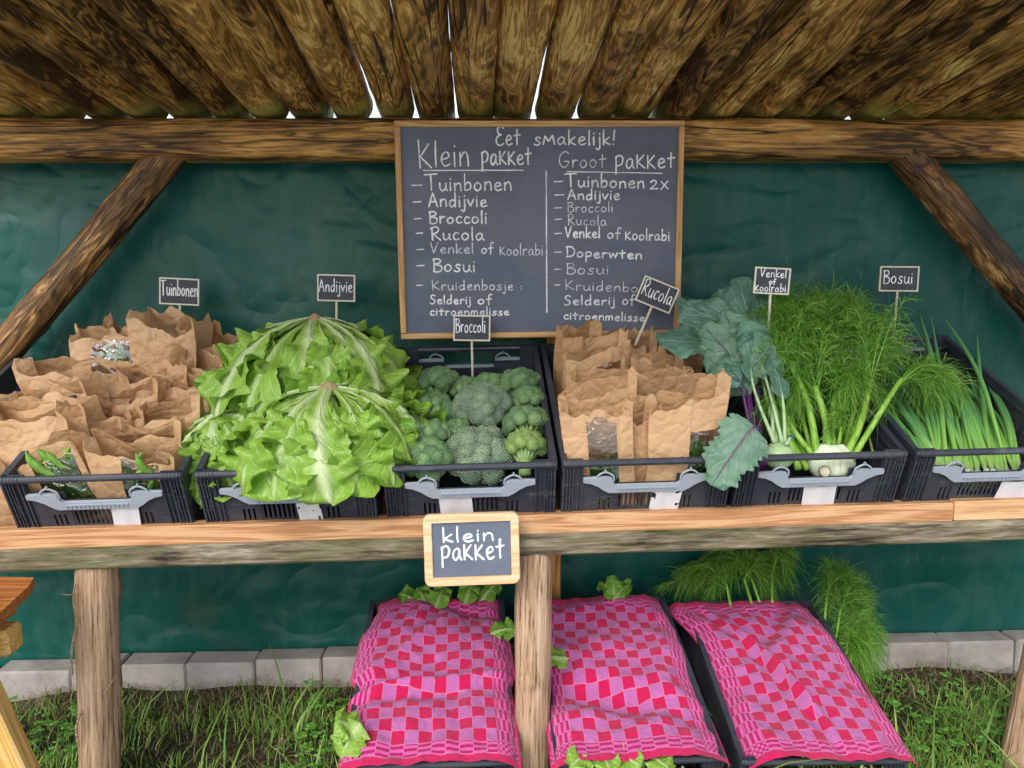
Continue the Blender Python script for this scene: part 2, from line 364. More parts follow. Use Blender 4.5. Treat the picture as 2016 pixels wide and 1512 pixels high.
def film():
    g = NG('clear_film'); tr = g.n('ShaderNodeBsdfTransparent'); tr.inputs[0].default_value = (.93, .94, .92, 1)
    gl = g.n('ShaderNodeBsdfGlossy'); gl.inputs[0].default_value = (.9, .92, .95, 1); gl.inputs['Roughness'].default_value = .10
    v = g.coord('Object'); g.put(gl.inputs['Normal'], g.bump(g.noise(v, 30., 2, .4, 1.2), .75, .012))
    fr = g.n('ShaderNodeFresnel'); fr.inputs[0].default_value = 1.5
    mx = g.n('ShaderNodeMixShader'); g.put(mx.inputs[0], g.math('MULTIPLY_ADD', fr.outputs[0], 1.3, .13, True)); g.put(mx.inputs[1], tr.outputs[0]); g.put(mx.inputs[2], gl.outputs[0]); g.put(g.out.inputs[0], mx.outputs[0]); return g.m
M['film'] = film()
M['endive'] = leaf_mat('endive_leaf', (.29, .50, .06), (.52, .70, .27), (.26, .47, .06), 20., (.75, 3.0, .04), .3, .33)
M['endive_rib'] = leaf_mat('endive_leaf_wide_rib', (.31, .52, .068), (.68, .80, .44), (.27, .48, .06), 20., (.8, 2.3, .075), .3, .33)
M['endive_deep'] = leaf_mat('endive_leaf_deep', (.18, .40, .035), (.5, .68, .26), (.16, .36, .035), 20., (.5, 3.6, .03), .3, .36)
M['endive_cut'] = plain('endive_cut_stub', (.5, .36, .2), .8, .2, .45, 90., .6)
M['root_cut'] = plain('fennel_root_cut', (.62, .55, .40), .8, .2, .3, 60., .4)
M['kohl'] = leaf_mat('kohlrabi_leaf', (.06, .19, .105), (.30, .44, .32), None, 15., (.05, 2., .022), .16, .45, .32)
M['kohl_purple'] = leaf_mat('kohlrabi_leaf_purple', (.08, .21, .10), (.28, .30, .28), None, 13., (.06, 2., .022), .16, .45, .35, (.2, .1, .2))
M['kohl_stem'] = plain('kohlrabi_green', (.42, .58, .30), .4, .4, .12, 20.)
M['kohl_vio'] = plain('kohlrabi_violet', (.10, .025, .13), .4, .4, .3, 20.)
M['fen_bulb'] = plank_wood('fennel_bulb', (.40, .52, .27), (.62, .70, .47), (.74, .78, .62), 40., .35, axis='Z', band=16.)
M['fen_stalk'] = plank_wood('fennel_stalk', (.13, .30, .025), (.22, .42, .05), (.30, .50, .09), 60., .38, axis='Z')
def thread(name, a, b, c, trans=.25):
    g = NG(name); r = g.n('ShaderNodeNewGeometry').outputs['Random Per Island']
    g.pbr(g.ramp(r, [(.0, a), (.55, b), (1., c)]), .5, None, .35, trans); return g.m
M['frond'] = thread('fennel_frond', (.065, .19, .016), (.13, .33, .03), (.34, .56, .10))
M['grass'] = thread('grass_blade', (.09, .20, .03), (.21, .37, .06), (.44, .54, .15))
M['straw'] = thread('dry_straw', (.16, .10, .05), (.28, .2, .1), (.42, .33, .2), .1)
M['weed'] = thread('weed_leaf', (.07, .21, .03), (.14, .36, .05), (.24, .48, .09))
def onion_leaf():
    g = NG('spring_onion_green'); uv = g.n('ShaderNodeTexCoord').outputs['UV']; sx = g.n('ShaderNodeSeparateXYZ'); g.put(sx.inputs[0], uv)
    n = g.noise(g.coord('Object'), 12., 3); k = g.math('ADD', sx.outputs[1], g.math('MULTIPLY_ADD', n, .3, -.15))
    c = g.ramp(k, [(.0, (.46, .66, .20)), (.2, (.26, .54, .06)), (.48, (.11, .34, .07)), (1., (.09, .27, .12))])
    st = g.noise(g.coord('Object', (1, 1, 1)), 160., 2)
    g.pbr(g.mix(g.math('MULTIPLY', st, .35), c, (.2, .33, .22)), .36, g.bump(st, .15, .002), .5, .12); return g.m
M['onion'] = onion_leaf()
M['onion_white'] = plain('onion_shaft', (.68, .74, .55), .35, .5, .06)
M['pod'] = plain('bean_pod', (.20, .40, .06), .45, .4, .3, 30., .4)
def broc(name, a, b, c):
    g = NG(name); r = g.n('ShaderNodeNewGeometry').outputs['Random Per Island']; n = g.noise(g.coord('Object'), 22., 3)
    k = g.math('ADD', g.math('MULTIPLY', r, .45), g.math('MULTIPLY_ADD', n, 1.5, -.5))
    g.pbr(g.ramp(k, [(.1, a), (.5, b), (.95, c)]), .65, None, .3, .06); return g.m
M['broc'] = broc('broccoli_florets', (.095, .19, .095), (.185, .32, .145), (.32, .47, .18))
M['broc_grey'] = broc('broccoli_florets_grey', (.13, .20, .145), (.225, .31, .205), (.34, .43, .24))
M['broc_yellow'] = broc('broccoli_florets_yellow', (.16, .30, .095), (.25, .39, .12), (.36, .46, .14))
M['broc_stem'] = plain('broccoli_stem', (.30, .46, .16), .5, .35, .25, 22., .3)
M['rocket'] = thread('rocket_leaf', (.08, .24, .02), (.14, .36, .03), (.24, .46, .06))
M['screw'] = plain('steel_screw', (.5, .5, .5), .35, .5, .1, metal=1)
def soil():
    g = NG('soil_and_turf'); v = g.coord('Object', rand=False); n = g.noise(v, 5., 6, .65); f = g.noise(v, 70., 4, .7); t = g.noise(v, 1.1, 4, .6)
    c = g.ramp(n, [(.3, (.03, .02, .013)), (.55, (.085, .06, .042)), (.75, (.14, .105, .08))]); c = g.mix(g.ramp(t, [(.42, 0.), (.62, .8)]), c, (.045, .075, .018))
    c = g.mix(g.math('MULTIPLY', f, .5), c, (.02, .015, .01)); g.pbr(c, .95, g.bump(g.math('ADD', n, f), .9, .02), .15); return g.m
M['soil'] = soil()
M['bounce_pale'] = plain('pale_bounce_ground', (.58, .58, .57), .95, .1, .25, 40., .6)  # pale tone chosen to reflect daylight up under the roof
def towel_mat():
    g = NG('checked_tea_towel'); uv = g.n('ShaderNodeTexCoord').outputs['UV']; sx = g.n('ShaderNodeSeparateXYZ'); g.put(sx.inputs[0], uv)
    WX, LY, P, Bd = .44, .60, .0335, .056
    def chan(c, total, p2):
        x = g.math('MULTIPLY', c, total); e = g.math('MINIMUM', x, g.math('SUBTRACT', total, x))
        big = g.math('FLOORED_MODULO', g.math('FLOOR', g.math('DIVIDE', g.math('SUBTRACT', x, Bd), P)), 2.)
        small = g.math('FLOORED_MODULO', g.math('FLOOR', g.math('DIVIDE', x, p2)), 2.)
        inb = g.math('LESS_THAN', e, Bd)
        ln = g.math('LESS_THAN', g.math('ABSOLUTE', g.math('SUBTRACT', g.math('FLOORED_MODULO', g.math('SUBTRACT', x, Bd - .0005), P), .0005)), .0011)
        mx = g.n('ShaderNodeMix', data_type='FLOAT'); g.put(mx.inputs[0], inb); g.put(mx.inputs[2], big); g.put(mx.inputs[3], small)
        return mx.outputs[0], ln, e, inb
    A, la, ea, ia = chan(sx.outputs[0], WX, .0068); B, lb, eb, ib = chan(sx.outputs[1], LY, .0075)
    xor = g.math('ABSOLUTE', g.math('SUBTRACT', A, B))
    red, vio = (.62, .008, .085), (.54, .16, .43)
    col = g.mix(xor, red, vio)
    anyb = g.math('MAXIMUM', ia, ib)
    col = g.mix(g.math('MULTIPLY', anyb, g.math('MULTIPLY', xor, .75)), col, (.80, .13, .42))
    col = g.mix(g.math('MULTIPLY', anyb, g.math('MULTIPLY', g.math('SUBTRACT', 1., xor), .55)), col, (.40, .01, .16))
    col = g.mix(g.math('MULTIPLY', g.math('MAXIMUM', la, lb), .55), col, (.85, .35, .5))
    hem = g.math('MAXIMUM', g.math('LESS_THAN', eb, .020), g.math('LESS_THAN', ea, .004)); col = g.mix(hem, col, (.68, .012, .11))
    n = g.noise(g.coord('Object'), 30., 3); wv = g.noise(uv, 900., 1)
    col = g.mix(g.math('MULTIPLY', wv, .22), col, (.3, .02, .12))
    wr = g.noise(g.coord('Object', (1, 1, 1)), 38., 4, .6, 1.5)
    g.pbr(col, .85, g.bump(g.math('ADD', g.math('MULTIPLY', wr, 1.), g.math('MULTIPLY', wv, .15)), .75, .010), .15, .08, sheen=.15); return g.m
M['towel'] = towel_mat()

# ------------------------------------------------------------------ ground
random.seed(3)
def gz(x, y):
    return .016 * mnoise.noise((x * 2.3, y * 2.3, 0)) + .007 * mnoise.noise((x * 9, y * 9, 4)) + .03 * math.exp(-((y - 2.28) / .12) ** 2) * (mnoise.noise((x * 3.1, 7, 0)) + .15)
xs = sorted(set([-400, -60, -12, -5] + [round(-2.6 + .04 * i, 3) for i in range(143)] + [5, 12, 60, 400]))
ys = sorted(set([-400, -60, -12, -3, 0] + [round(.8 + .04 * i, 3) for i in range(48)] + [4, 12, 60, 400]))
P = [[V3(x, y, gz(x, y) if abs(x) < 4 and .5 < y < 3.5 else -.01) for x in xs] for y in ys]
b = MB(); b.grid(P); tag(b.obj('ground', M['soil'], smooth=True), None, None, kind='structure')
b = MB(); b.grid([[V3(x, y, .012) for x in (-9, -4, 0, 4, 9)] for y in (-7, -3, -1, .95)]); tag(b.obj('bounce_ground', M['bounce_pale'], smooth=True), None, None, kind='structure')  # unseen pale ground, added in front to bounce light onto the roof logs

def blades(n, xr, yr, hl, wl, lean, seed, dens=None):
    rs = np.random.RandomState(seed); V = []; F = []
    while n > 0:
        x = rs.uniform(*xr); y = rs.uniform(*yr)
        if dens and rs.rand() > dens(x, y): n -= .3; continue
        n -= 1; h = rs.uniform(*hl) * (.6 + .7 * abs(mnoise.noise((x * 4, y * 4, 2)))); w = rs.uniform(*wl); a = rs.uniform(0, 6.283); l = rs.uniform(*lean) * h; q = a + rs.uniform(-.4, .4)
        dx, dy = math.cos(a) * l, math.sin(a) * l; sx, sy = -math.sin(q) * w, math.cos(q) * w; z = gz(x, y) - .004; k = len(V)
        for t, ww in ((0, 1), (.4, .9), (.75, .6)):
            px, py, pz = x + dx * t * t, y + dy * t * t, z + h * (t - .3 * t * t * min(1, l / h))
            V += [(px - sx * ww, py - sy * ww, pz), (px + sx * ww, py + sy * ww, pz)]
        V.append((x + dx, y + dy, z + h * (1 - .3 * min(1, l / h)))); F += [(k, k + 1, k + 3, k + 2), (k + 2, k + 3, k + 5, k + 4), (k + 4, k + 5, k + 6)]
    return V, F
def dens(x, y):
    d = mnoise.noise((x * 3.0, y * 4.4, 9)) * 1.7 + .50
    if y > 2.08: d *= max(.14, 1 - (y - 2.08) / .15)
    return min(1, max(.05, d))
V, F = blades(36000, (-1.75, 2.1), (1.25, 2.31), (.025, .095), (.0009, .0022), (.15, 1.1), 5, dens)
k = len(V); V2, F2 = blades(520, (-1.7, 2.0), (1.4, 2.25), (.12, .26), (.0022, .0048), (.5, 1.4), 8, dens)
tag(mk('grass', V + V2, F + [tuple(i + k for i in f) for f in F2], M['grass'], smooth=True), 'short rough grass growing under the shelf and along the concrete blocks', 'grass', kind='stuff')
V, F = blades(9000, (-1.75, 2.1), (1.4, 2.31), (.02, .09), (.0006, .0013), (.8, 2.2), 6, lambda x, y: 1 if y > 2.1 else .35)
tag(mk('dry_grass', V, F, M['straw'], smooth=True), 'dry brown grass and straw in front of the concrete blocks', 'dry grass', kind='stuff')
def weeds(n, seed):
    rs = np.random.RandomState(seed); V = []; F = []
    while n > 0:
        x = rs.uniform(-1.7, 2.05); y = rs.uniform(1.4, 2.22)
        if mnoise.noise((x * 2.0, y * 2.4, 31)) < (-.12 if x > .9 else .08): continue
        n -= 1; hh = rs.uniform(.02, .06); z = gz(x, y); R = rs.uniform(.006, .013); a0 = rs.uniform(0, 6.28); tl = rs.uniform(-.4, .4, 2)
        nl = rs.choice([3, 5]); c = np.array([x + tl[0] * hh, y + tl[1] * hh, z + hh])
        for j in range(nl):
            a = a0 + j * 6.283 / nl; d = np.array([math.cos(a), math.sin(a), -.25 + .3 * rs.rand()]); sd_ = np.array([-math.sin(a), math.cos(a), 0]); k = len(V)
            for t, w in ((0.05, .0), (.45, .34), (.8, .48), (.95, .2), (.8, .0), (.95, -.2), (.8, -.48), (.45, -.34)):
                V.append(tuple(c + d * R * t * 1.4 + sd_ * R * w * 1.3 + np.array([0, 0, abs(w) * R * .5])))
            F.append((k, k + 1, k + 2, k + 3, k + 4, k + 5, k + 6, k + 7))
        k = len(V); V += [(x - .0008, y, z), (x + .0008, y, z), tuple(c + [.0006, 0, 0]), tuple(c - [.0006, 0, 0])]; F.append((k, k + 1, k + 2, k + 3))
    return V, F
V, F = weeds(1300, 12)
tag(mk('low_weeds', V, F, M['weed'], smooth=False), 'small lobed weed leaves growing in the grass under the shelf', 'weeds', kind='stuff')

# ------------------------------------------------------------------ log stall: roof, beam, braces, rear post
def log_geo(L, r0, r1, seed, n=28, m=70, wob=.006, lump=.004):
    b = MB(); P = []; rs = random.Random(seed); o = rs.uniform(0, 90)
    kn = [(rs.uniform(-L / 2, L / 2), rs.uniform(0, 6.28), rs.uniform(.003, .007)) for _ in range(int(L * 5))]
    for i in range(m + 1):
        x = -L / 2 + L * i / m; r = r0 + (r1 - r0) * i / m; cy = wob * mnoise.noise((x * 1.1, o, 0)); cz = wob * mnoise.noise((x * 1.1, o, 5)); row = []
        for k in range(n + 1):
            a = 6.28319 * (k % n) / n; q = r + lump * mnoise.noise((x * 3.5, math.cos(a) * 1.2 + o, math.sin(a) * 1.2)) + .0016 * mnoise.noise((x * 14, math.cos(a) * 4 + o, math.sin(a) * 4))
            for (kx, ka, kh) in kn:
                d2 = ((x - kx) / .022) ** 2 + (((a - ka + 3.14159) % 6.28319 - 3.14159) * r / .02) ** 2
                if d2 < 6: q += kh * math.exp(-d2)
            row.append(V3(x, cy + math.cos(a) * q, cz + math.sin(a) * q))
        P.append(row)
    b.grid(P)
    for i, fl in ((0, 1), (m, 0)):
        c = len(b.V); b.V.append(tuple(sum((P[i][k] for k in range(n)), V3(0, 0, 0)) / n)); b.U.append((0, 0)); s0 = i * (n + 1)
        for k in range(n): b.F.append((c, s0 + k, s0 + k + 1) if fl else (c, s0 + k + 1, s0 + k))
    b.F = [f[::-1] for f in b.F]
    return b
def place(o, p, q):
    """turns a piece built along local x so that it runs from p to q"""
    p, q = Vector(p), Vector(q); d = (q - p).normalized(); u = V3(0, 0, 1) if abs(d.z) < .9 else V3(0, 1, 0)
    y = u.cross(d).normalized(); z = d.cross(y)
    o.matrix_local = Matrix.Translation((p + q) / 2) @ Matrix((d, y, z)).transposed().to_4x4()
    return o
stall = thing('log_stall', (0, 0, 0), 'open farm stall with a low roof of peeled round logs and a thick log beam', 'stall')
def beam_z(x): return 1.648 + (x + 1.3) * .0078
SL = math.tan(math.radians(5.6))
cxs = []; x = .190 - .116 * 13
gaps = {-.083: .012, .02: .007, -.19: .006, -.55: .005}
random.seed(11)
# log centres measured along the beam; a few logs stand apart so that daylight comes through
edges = []
x = -1.42
while x < 1.95:
    r = rnd(.0545, .0625); edges.append((x, r)); x += 2 * r + .0005
    for gx, gw in ((-.36, .002), (-.155, .0055), (-.045, .003), (-.72, .0015), (-1.1, .0015)):
        if abs(x - gx) < .056: x += gw; break
for i, (x, r) in enumerate(edges):
    yb = 2.29 + rnd(.06, .17); yf = .95 + rnd(-.06, .06); L = yb - yf
    def zz(y): return beam_z(x) + .056 + r + .003 + (2.29 - y) * SL
    nb = min(abs(x + s_ * r - gx) for gx in (-.36, -.155, -.045) for s_ in (-1, 1)) < .03
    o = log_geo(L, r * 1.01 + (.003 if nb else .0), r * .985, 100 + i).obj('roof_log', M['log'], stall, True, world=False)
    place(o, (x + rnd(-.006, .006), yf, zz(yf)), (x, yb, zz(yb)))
# the horizontal beam: a log sawn flatter on its faces
b = log_geo(4.4, .0575, .0575, 7, 40, 150, .003, .0025)
for i, v in enumerate(b.V):
    ex = .0575; y, z = v[1], v[2]; a = math.atan2(z, y); k = (abs(math.cos(a)) ** 4.5 + abs(math.sin(a)) ** 4.5) ** (-1 / 4.5); b.V[i] = (v[0], y * k, z * k)
place(b.obj('beam', M['beam'], stall, True, world=False), (-1.9, 2.288, beam_z(-1.9)), (2.5, 2.288, beam_z(2.5)))
def brace(p, q, r, seed):
    b = log_geo((Vector(q) - Vector(p)).length, r, r, seed, 28, 60, .006, .005)
    place(b.obj('brace', M['brace'], stall, True, world=False), p, q)
brace(at(318, 322, 2.285) + V3(.06, 0, .065), at(-10, 700, 2.285) - V3(.1, 0, .125), .049, 21)
brace(at(1792, 318, 2.285) - V3(.05, 0, -.062), at(2030, 575, 2.285) + V3(.2, 0, -.24), .051, 22)
b = MB(); p0, p1 = at(1075, 1200, 2.33), at(1104, 1200, 2.33); b.bbox(p0.x, p1.x, 2.328, 2.366, -.05, 1.70, .004); b.obj('rear_post', M['post'], stall)

# tarpaulin hung behind the beam
t = MB(); P = []
for i in range(71):
    z = .045 + 1.655 * i / 70; row = []
    for j in range(181):
        x = -2.3 + 5.0 * j / 180
        d = .016 * mnoise.noise((x * 1.3, z * 1.6, 1)) + .010 * mnoise.noise((x * 4, z * 3, 2)) + .004 * abs(mnoise.noise((x * 5 + z * 3, z * 4 - x, 8)))
        d += .012 * mnoise.noise((x * 2.1 + z * 1.4, z * 2.6 - x, 21)) + .006 * abs(mnoise.noise((x * 3.4 - z * 2.2, z * 2.2 + x * 2, 48))) + .0035 * abs(mnoise.noise((x * 11 - z * 5, z * 8 + x * 3, 18)))
        d += .004 * math.exp(-((z - 1.475) / .012) ** 2) - .003 * math.exp(-((z - .30 - .015 * x) / .02) ** 2) + .003 * math.exp(-((x - 1.02) / .012) ** 2)
        row.append(V3(x, 2.388 + d, z))
    P.append(row)
P = [[q + V3(0, -.012, 0) if False else q for q in r] for r in P]; t.grid(P); o = t.obj('tarpaulin', M['tarp'], smooth=True); settle(o, (0, 2.38, .045)); tag(o, 'dark green tarpaulin hung as the back wall of the log stall', 'tarpaulin')

# concrete blocks along the foot of the tarp
bx = [0, 148, 245, 372, 507, 637, 757, 880, 1000, 1118, 1240, 1360, 1480, 1605, 1738, 1856, 1985, 2110]
order = ['farthest left grey concrete block, under the stained bench', 'grey concrete block just left of the left shelf leg', 'grey concrete block behind the left shelf leg',
         'grey concrete block just right of the left shelf leg', 'second grey concrete block right of the left shelf leg', 'grey concrete block left of the leftmost checked towel',
         'grey concrete block behind the leftmost checked towel', 'grey concrete block beside the middle shelf leg, right of the leftmost towel', 'grey concrete block behind the middle shelf leg',
         'grey concrete block behind the middle checked towel', 'grey concrete block behind the right part of the middle towel', 'grey concrete block between the two right crates on the ground',
         'grey concrete block behind the rightmost checked towel', 'grey concrete block behind the right edge of the rightmost towel', 'grey concrete block touching the frond tips right of the rightmost towel',
         'clean grey concrete block second from the right end of the row', 'grey concrete block at the right end, behind the right shelf leg']
random.seed(4)
for i in range(-1, 17):
    px0, px1 = (bx[i], bx[i + 1]) if i >= 0 else (-125, 0)
    x0, x1 = at(px0, 1270, 2.335).x, at(px1, 1270, 2.335).x; top = .092 + .006 * (x0 / 1.5) + rnd(-.004, .003); yj = rnd(-.004, .004)
    if i in (0, -1): top -= .012
    if i < 0: continue
    b = MB(); R = Matrix.Translation((0, 0, 0)) @ Matrix.Rotation(rnd(-.01, .01), 4, 'Z')
    b.bbox(-(x1 - x0) / 2 + .001, (x1 - x0) / 2 - .001, -.055 + yj, .03 + yj, -.08, top, .006)
    o = b.obj('concrete_block', M['concrete'], smooth=False); o.location = ((x0 + x1) / 2, 2.35, 0); o.rotation_euler = (rnd(-.03, .03), rnd(-.012, .012), rnd(-.015, .015))
    tag(o, order[i], 'concrete block', 'concrete blocks along the foot of the tarp')

# ------------------------------------------------------------------ shelf
TH, ROLL = math.radians(23), math.radians(1.1)
EX = V3(math.cos(ROLL), 0, math.sin(ROLL)); EY = V3(0, math.cos(TH), math.sin(TH)); EY = (EY - EX * EX.dot(EY)).normalized(); EZ = EX.cross(EY)
CH = .185                                                     # crate height
A0 = at(1100, 915, 1.72) - EZ * (CH - .004)                   # foot of the front face at the joint of the 3rd and 4th crate
def shelf_pt(x, y, z): return A0 + EX * (x - A0.x) / EX.x + EY * y + EZ * z
shelf = thing('display_shelf', (0, 1.78, 0), 'long sloping wooden display shelf on round legs with a weathered front rail', 'shelf')
SM = Matrix((EX, EY, EZ)).transposed().to_4x4(); SM.translation = A0
for k in range(5):
    b = MB(); b.bbox(-1.72, 1.50, .02 + k * .118, .12 + k * .118, -.024, -.003, .002); o = b.obj('deck_board', M['deck'], shelf, world=False); o.matrix_local = Matrix.Translation(-shelf.location) @ SM
def bar(name, mat, a, c, hy, hz, bev=.004, wob=0):
    """squared bar from a to c (centre line), half sizes hy, hz"""
    L = (c - a).length; b = MB()
    if wob:
        n = 90; P = []
        for i in range(n + 1):
            x = -L / 2 + L * i / n; ring = []
            prof = [(-hy, -hz + .006), (-hy + .006, -hz), (hy, -hz), (hy, hz), (-hy + .004, hz), (-hy, hz - .006), (-hy - .003, 0), (-hy, -hz + .006)]
            for q, (y, z) in enumerate(prof):
                w = q % 7; ring.append(V3(x, y + wob * mnoise.noise((x * 6, w * 3.3, 1)), z + wob * 1.2 * mnoise.noise((x * 5, w * 2.1, 9))))
            P.append(ring)
        b.grid(P); b.F = [f[::-1] for f in b.F]; b.F += [tuple(range(7)), tuple(n * 8 + k for k in range(6, -1, -1))]
    else: b.bbox(-L / 2, L / 2, -hy, hy, -hz, hz, bev)
    o = b.obj(name, mat, shelf, False, world=False); place(o, a - shelf.location, c - shelf.location); return o
def mid(px, py, Y=1.752): return at(px, py, Y)
HL = .0235
yl = 1.776
la, lc, le = at(-120, 1069, 1.752), at(1880, 1009, 1.752), at(2250, 998, 1.752)
for p in (la, lc, le): p.y = yl
bar('ledge_board', M['ledge'], la, lc - V3(.001, 0, 0), .022, HL, .003)
o = bar('ledge_board', M['ledge_pale'], lc + V3(.001, 0, .002), le + V3(0, 0, .002), .0225, HL + .001, .003); o['label'] = 'paler short ledge board at the right end'
ra, rc = at(-120, 1110, 1.748), at(2250, 1038, 1.748); ra.y = rc.y = 1.80
ra.z -= .0; rc.z -= .0
bar('front_rail', M['rail'], ra, rc, .048, .0275, .004, .0022)
def leg(px0, py0, px1, py1, r, seed, Y=1.80):
    a, c = at(px0, py0, Y), at(px1, py1, Y); d = (c - a) / (c.z - a.z); c = a + d * (-.04 - a.z); a = a + V3(0, 0, .03)
    b = log_geo((a - c).length, r, r * .96, seed, 28, 70, .004, .0045); o = b.obj('leg', M['leg'], shelf, True, world=False); place(o, a - shelf.location, c - shelf.location)
leg(194, 1130, 199, 1512, .0475, 31); leg(1052, 1095, 1046, 1512, .045, 32)
a = at(2085, 1120, 1.86); c = at(2012, 1512, 1.80); bb = log_geo((a - c).length * 1.3, .045, .05, 33); place(bb.obj('leg', M['leg'], shelf, True, world=False), a + V3(.02, 0, .1) - shelf.location, c + (c - a) * .15 - shelf.location)
# loose bark strips on the left leg
for k, (p, q, r) in enumerate([((150, 1235), (143, 1330), .006), ((158, 1170), (122, 1170 + 0), .0025), ((228, 1330), (200, 1372), .0022), ((160, 1400), (155, 1470), .005), ((148, 1150), (153, 1230), .004)]):
    a, c = at(*p, 1.755), at(*q, 1.75); m_ = (a + c) / 2 + V3(rnd(-.006, .006), -.006, rnd(0, .01)); b = MB(); b.tube(smoothcurve([a, m_, c]), [r * .4] + [r * .5] * 11 + [r * .2], 5); b.obj('bark_strip', M['leg'], shelf)

# ------------------------------------------------------------------ stained wooden bench at the left edge
bn = thing('picnic_bench', at(-60, 1500, 1.62) * 1.0, 'orange-stained wooden bench at the left edge below the shelf', 'bench'); bn.location.z = 0
p0 = at(0, 1140, 1.66)
b = MB(); A = [at(66, 1137, 1.70), at(60, 1152, 1.66), at(-5, 1200, 1.50), at(-260, 1215, 1.45), at(-260, 1141, 1.75)]
top = [Vector((q.x, q.y, .0)) for q in A]; zt = at(66, 1137, 1.70).z
n = len(top); b.add([V3(q.x, q.y, zt - .022) for q in top] + [V3(q.x, q.y, zt) for q in top], [tuple(range(n))[::-1], tuple(range(n, 2 * n))] + [(i, (i + 1) % n, n + (i + 1) % n, n + i) for i in range(n)]); b.obj('bench_top', M['bench'], bn)
b = MB(); q = at(0, 1260, 1.60); b.bbox(q.x - .4, at(32, 1260, 1.6).x, 1.57, 1.63, at(0, 1285, 1.6).z, at(0, 1232, 1.6).z, .008); b.obj('cross_rail', M['yellow'], bn)
b = MB(); b.bbox(q.x - .35, at(5, 1260, 1.6).x, 1.60, 1.66, at(0, 1232, 1.6).z + .002, zt - .024, .004); b.obj('batten', M['bench'], bn)
bl = MB(); bl.bbox(-.30, .30, -.03, .03, -.022, .022, .004); o = bl.obj('bench_leg', M['yellow'], bn, world=False); place(o, at(-95, 1235, 1.5) - bn.location, at(70, 1590, 1.5) - bn.location)

# ------------------------------------------------------------------ black folding crates
CW, CL = .402, .60
def end_wall(sgn):
    """outer face at y=0 looking to -y (sgn 1) or at y=CL looking to +y"""
    b = MB(); Mx = Matrix.Identity(4) if sgn > 0 else Matrix.Translation((0, CL, 0)) @ Matrix.Rotation(math.pi, 4, 'Z')
    h = CH; w = CW / 2
    def bx_(x0, x1, y0, y1, z0, z1): b.box(x0, x1, y0, y1, z0, z1, Mx)
    for s in (-1, 1):
        def sx(x0, x1, y0, y1, z0, z1): bx_(min(s * x0, s * x1), max(s * x0, s * x1), y0, y1, z0, z1)
        sx(.150, .1985, .006, .016, .002, h - .012)                  # corner plate
        for xx, ww in ((.150, .0035), (.160, .003), (.172, .003), (.179, .0025), (.186, .003), (.1935, .0045)): sx(xx, xx + ww, -.001 if xx != .160 else .001, .0065, .004, h - .016)
        for zz_ in (.045, .078, .118, .15): sx(.1725, .1935, .0015, .0062, zz_, zz_ + .004)
        sx(.1755, .1785, .0005, .0062, .085, .112)
        sx(.068, .1499, .0045, .009, .0, .022); sx(.068, .1499, .0045, .009, .078, .100)
        sx(.118, .1499, .0047, .0088, .1, .122); sx(.098, .1181, .0046, .0089, .1, .109)
        for x0, x1 in ((.068, .083), (.088, .0945), (.0995, .106), (.111, .1499)): sx(x0, x1, .0046, .0088, .022, .078)
        sx(.072, .148, -.002, .0046, .036, .039)
        for q in range(5): sx(.074 + q * .018, .0762 + q * .018, -.001, .0046, .028, .036)
        sx(.150, .1985, .005, .0175, h - .012, h)
    bx_(-.0682, .0682, .006, .0095, .0, .018); bx_(-.0682, .0682, .006, .0095, .040, .048); bx_(-.0682, .0682, .006, .0095, .088, .102)
    for q in range(13):
        xx = -.068 + q * .01094; bx_(xx, xx + .0049, .0062, .0093, .018, .088)
    bx_(-.0725, .0725, .0096, .0118, .1, .1165)
    for s in (-1, 1): bx_(min(s * .0725, s * .1495), max(s * .0725, s * .1495), .0096, .0118, .1, .1385)
    b.tube([Mx @ V3(-w + .004, .008, h - .007), Mx @ V3(-w + .014, .006, h - .007), Mx @ V3(w - .014, .006, h - .007), Mx @ V3(w - .004, .008, h - .007)], [.0078, .0085, .0085, .0078], 12)
    for s in (-1, 1):
        for q in (.158, .166, .174, .182, .190): b.tube([Mx @ V3(s * q, .006, h - .007), Mx @ V3(s * (q + .0025), .006, h - .007)], .0098, 12)
    c = MB()
    up = [(-.150, .141), (-.095, .143), (-.083, .140), (-.078, .124), (-.072, .119), (.072, .119), (.078, .124), (.083, .140), (.095, .143), (.150, .141)]
    lo = [(.150, .131), (.132, .127), (.115, .118), (.100, .106), (.088, .099), (.070, .099), (-.070, .099), (-.088, .099), (-.100, .106), (-.115, .118), (-.132, .127), (-.150, .131)]
    c.prism(up + lo, -.006, .0035, Mx)
    for s in (-1, 1):
        c.tube([Mx @ V3(s * q[0], -.003, q[1]) for q in smoothcurve([(.120, .142, 0), (.113, .152, 0), (.100, .158, 0), (.088, .153, 0), (.080, .146, 0), (.0785, .132, 0)], 3)], .0024, 6)
        c.box(min(s * .098, s * .102), max(s * .098, s * .102), -.005, .001, .1565, .163, Mx)
    for q in range(15): xx = -.068 + q * .0095; c.box(xx, xx + .0022, -.0085, -.0058, .1015, .112, Mx)
    c.box(-.07, .07, -.0085, -.0058, .1115, .114, Mx)
    return b, c
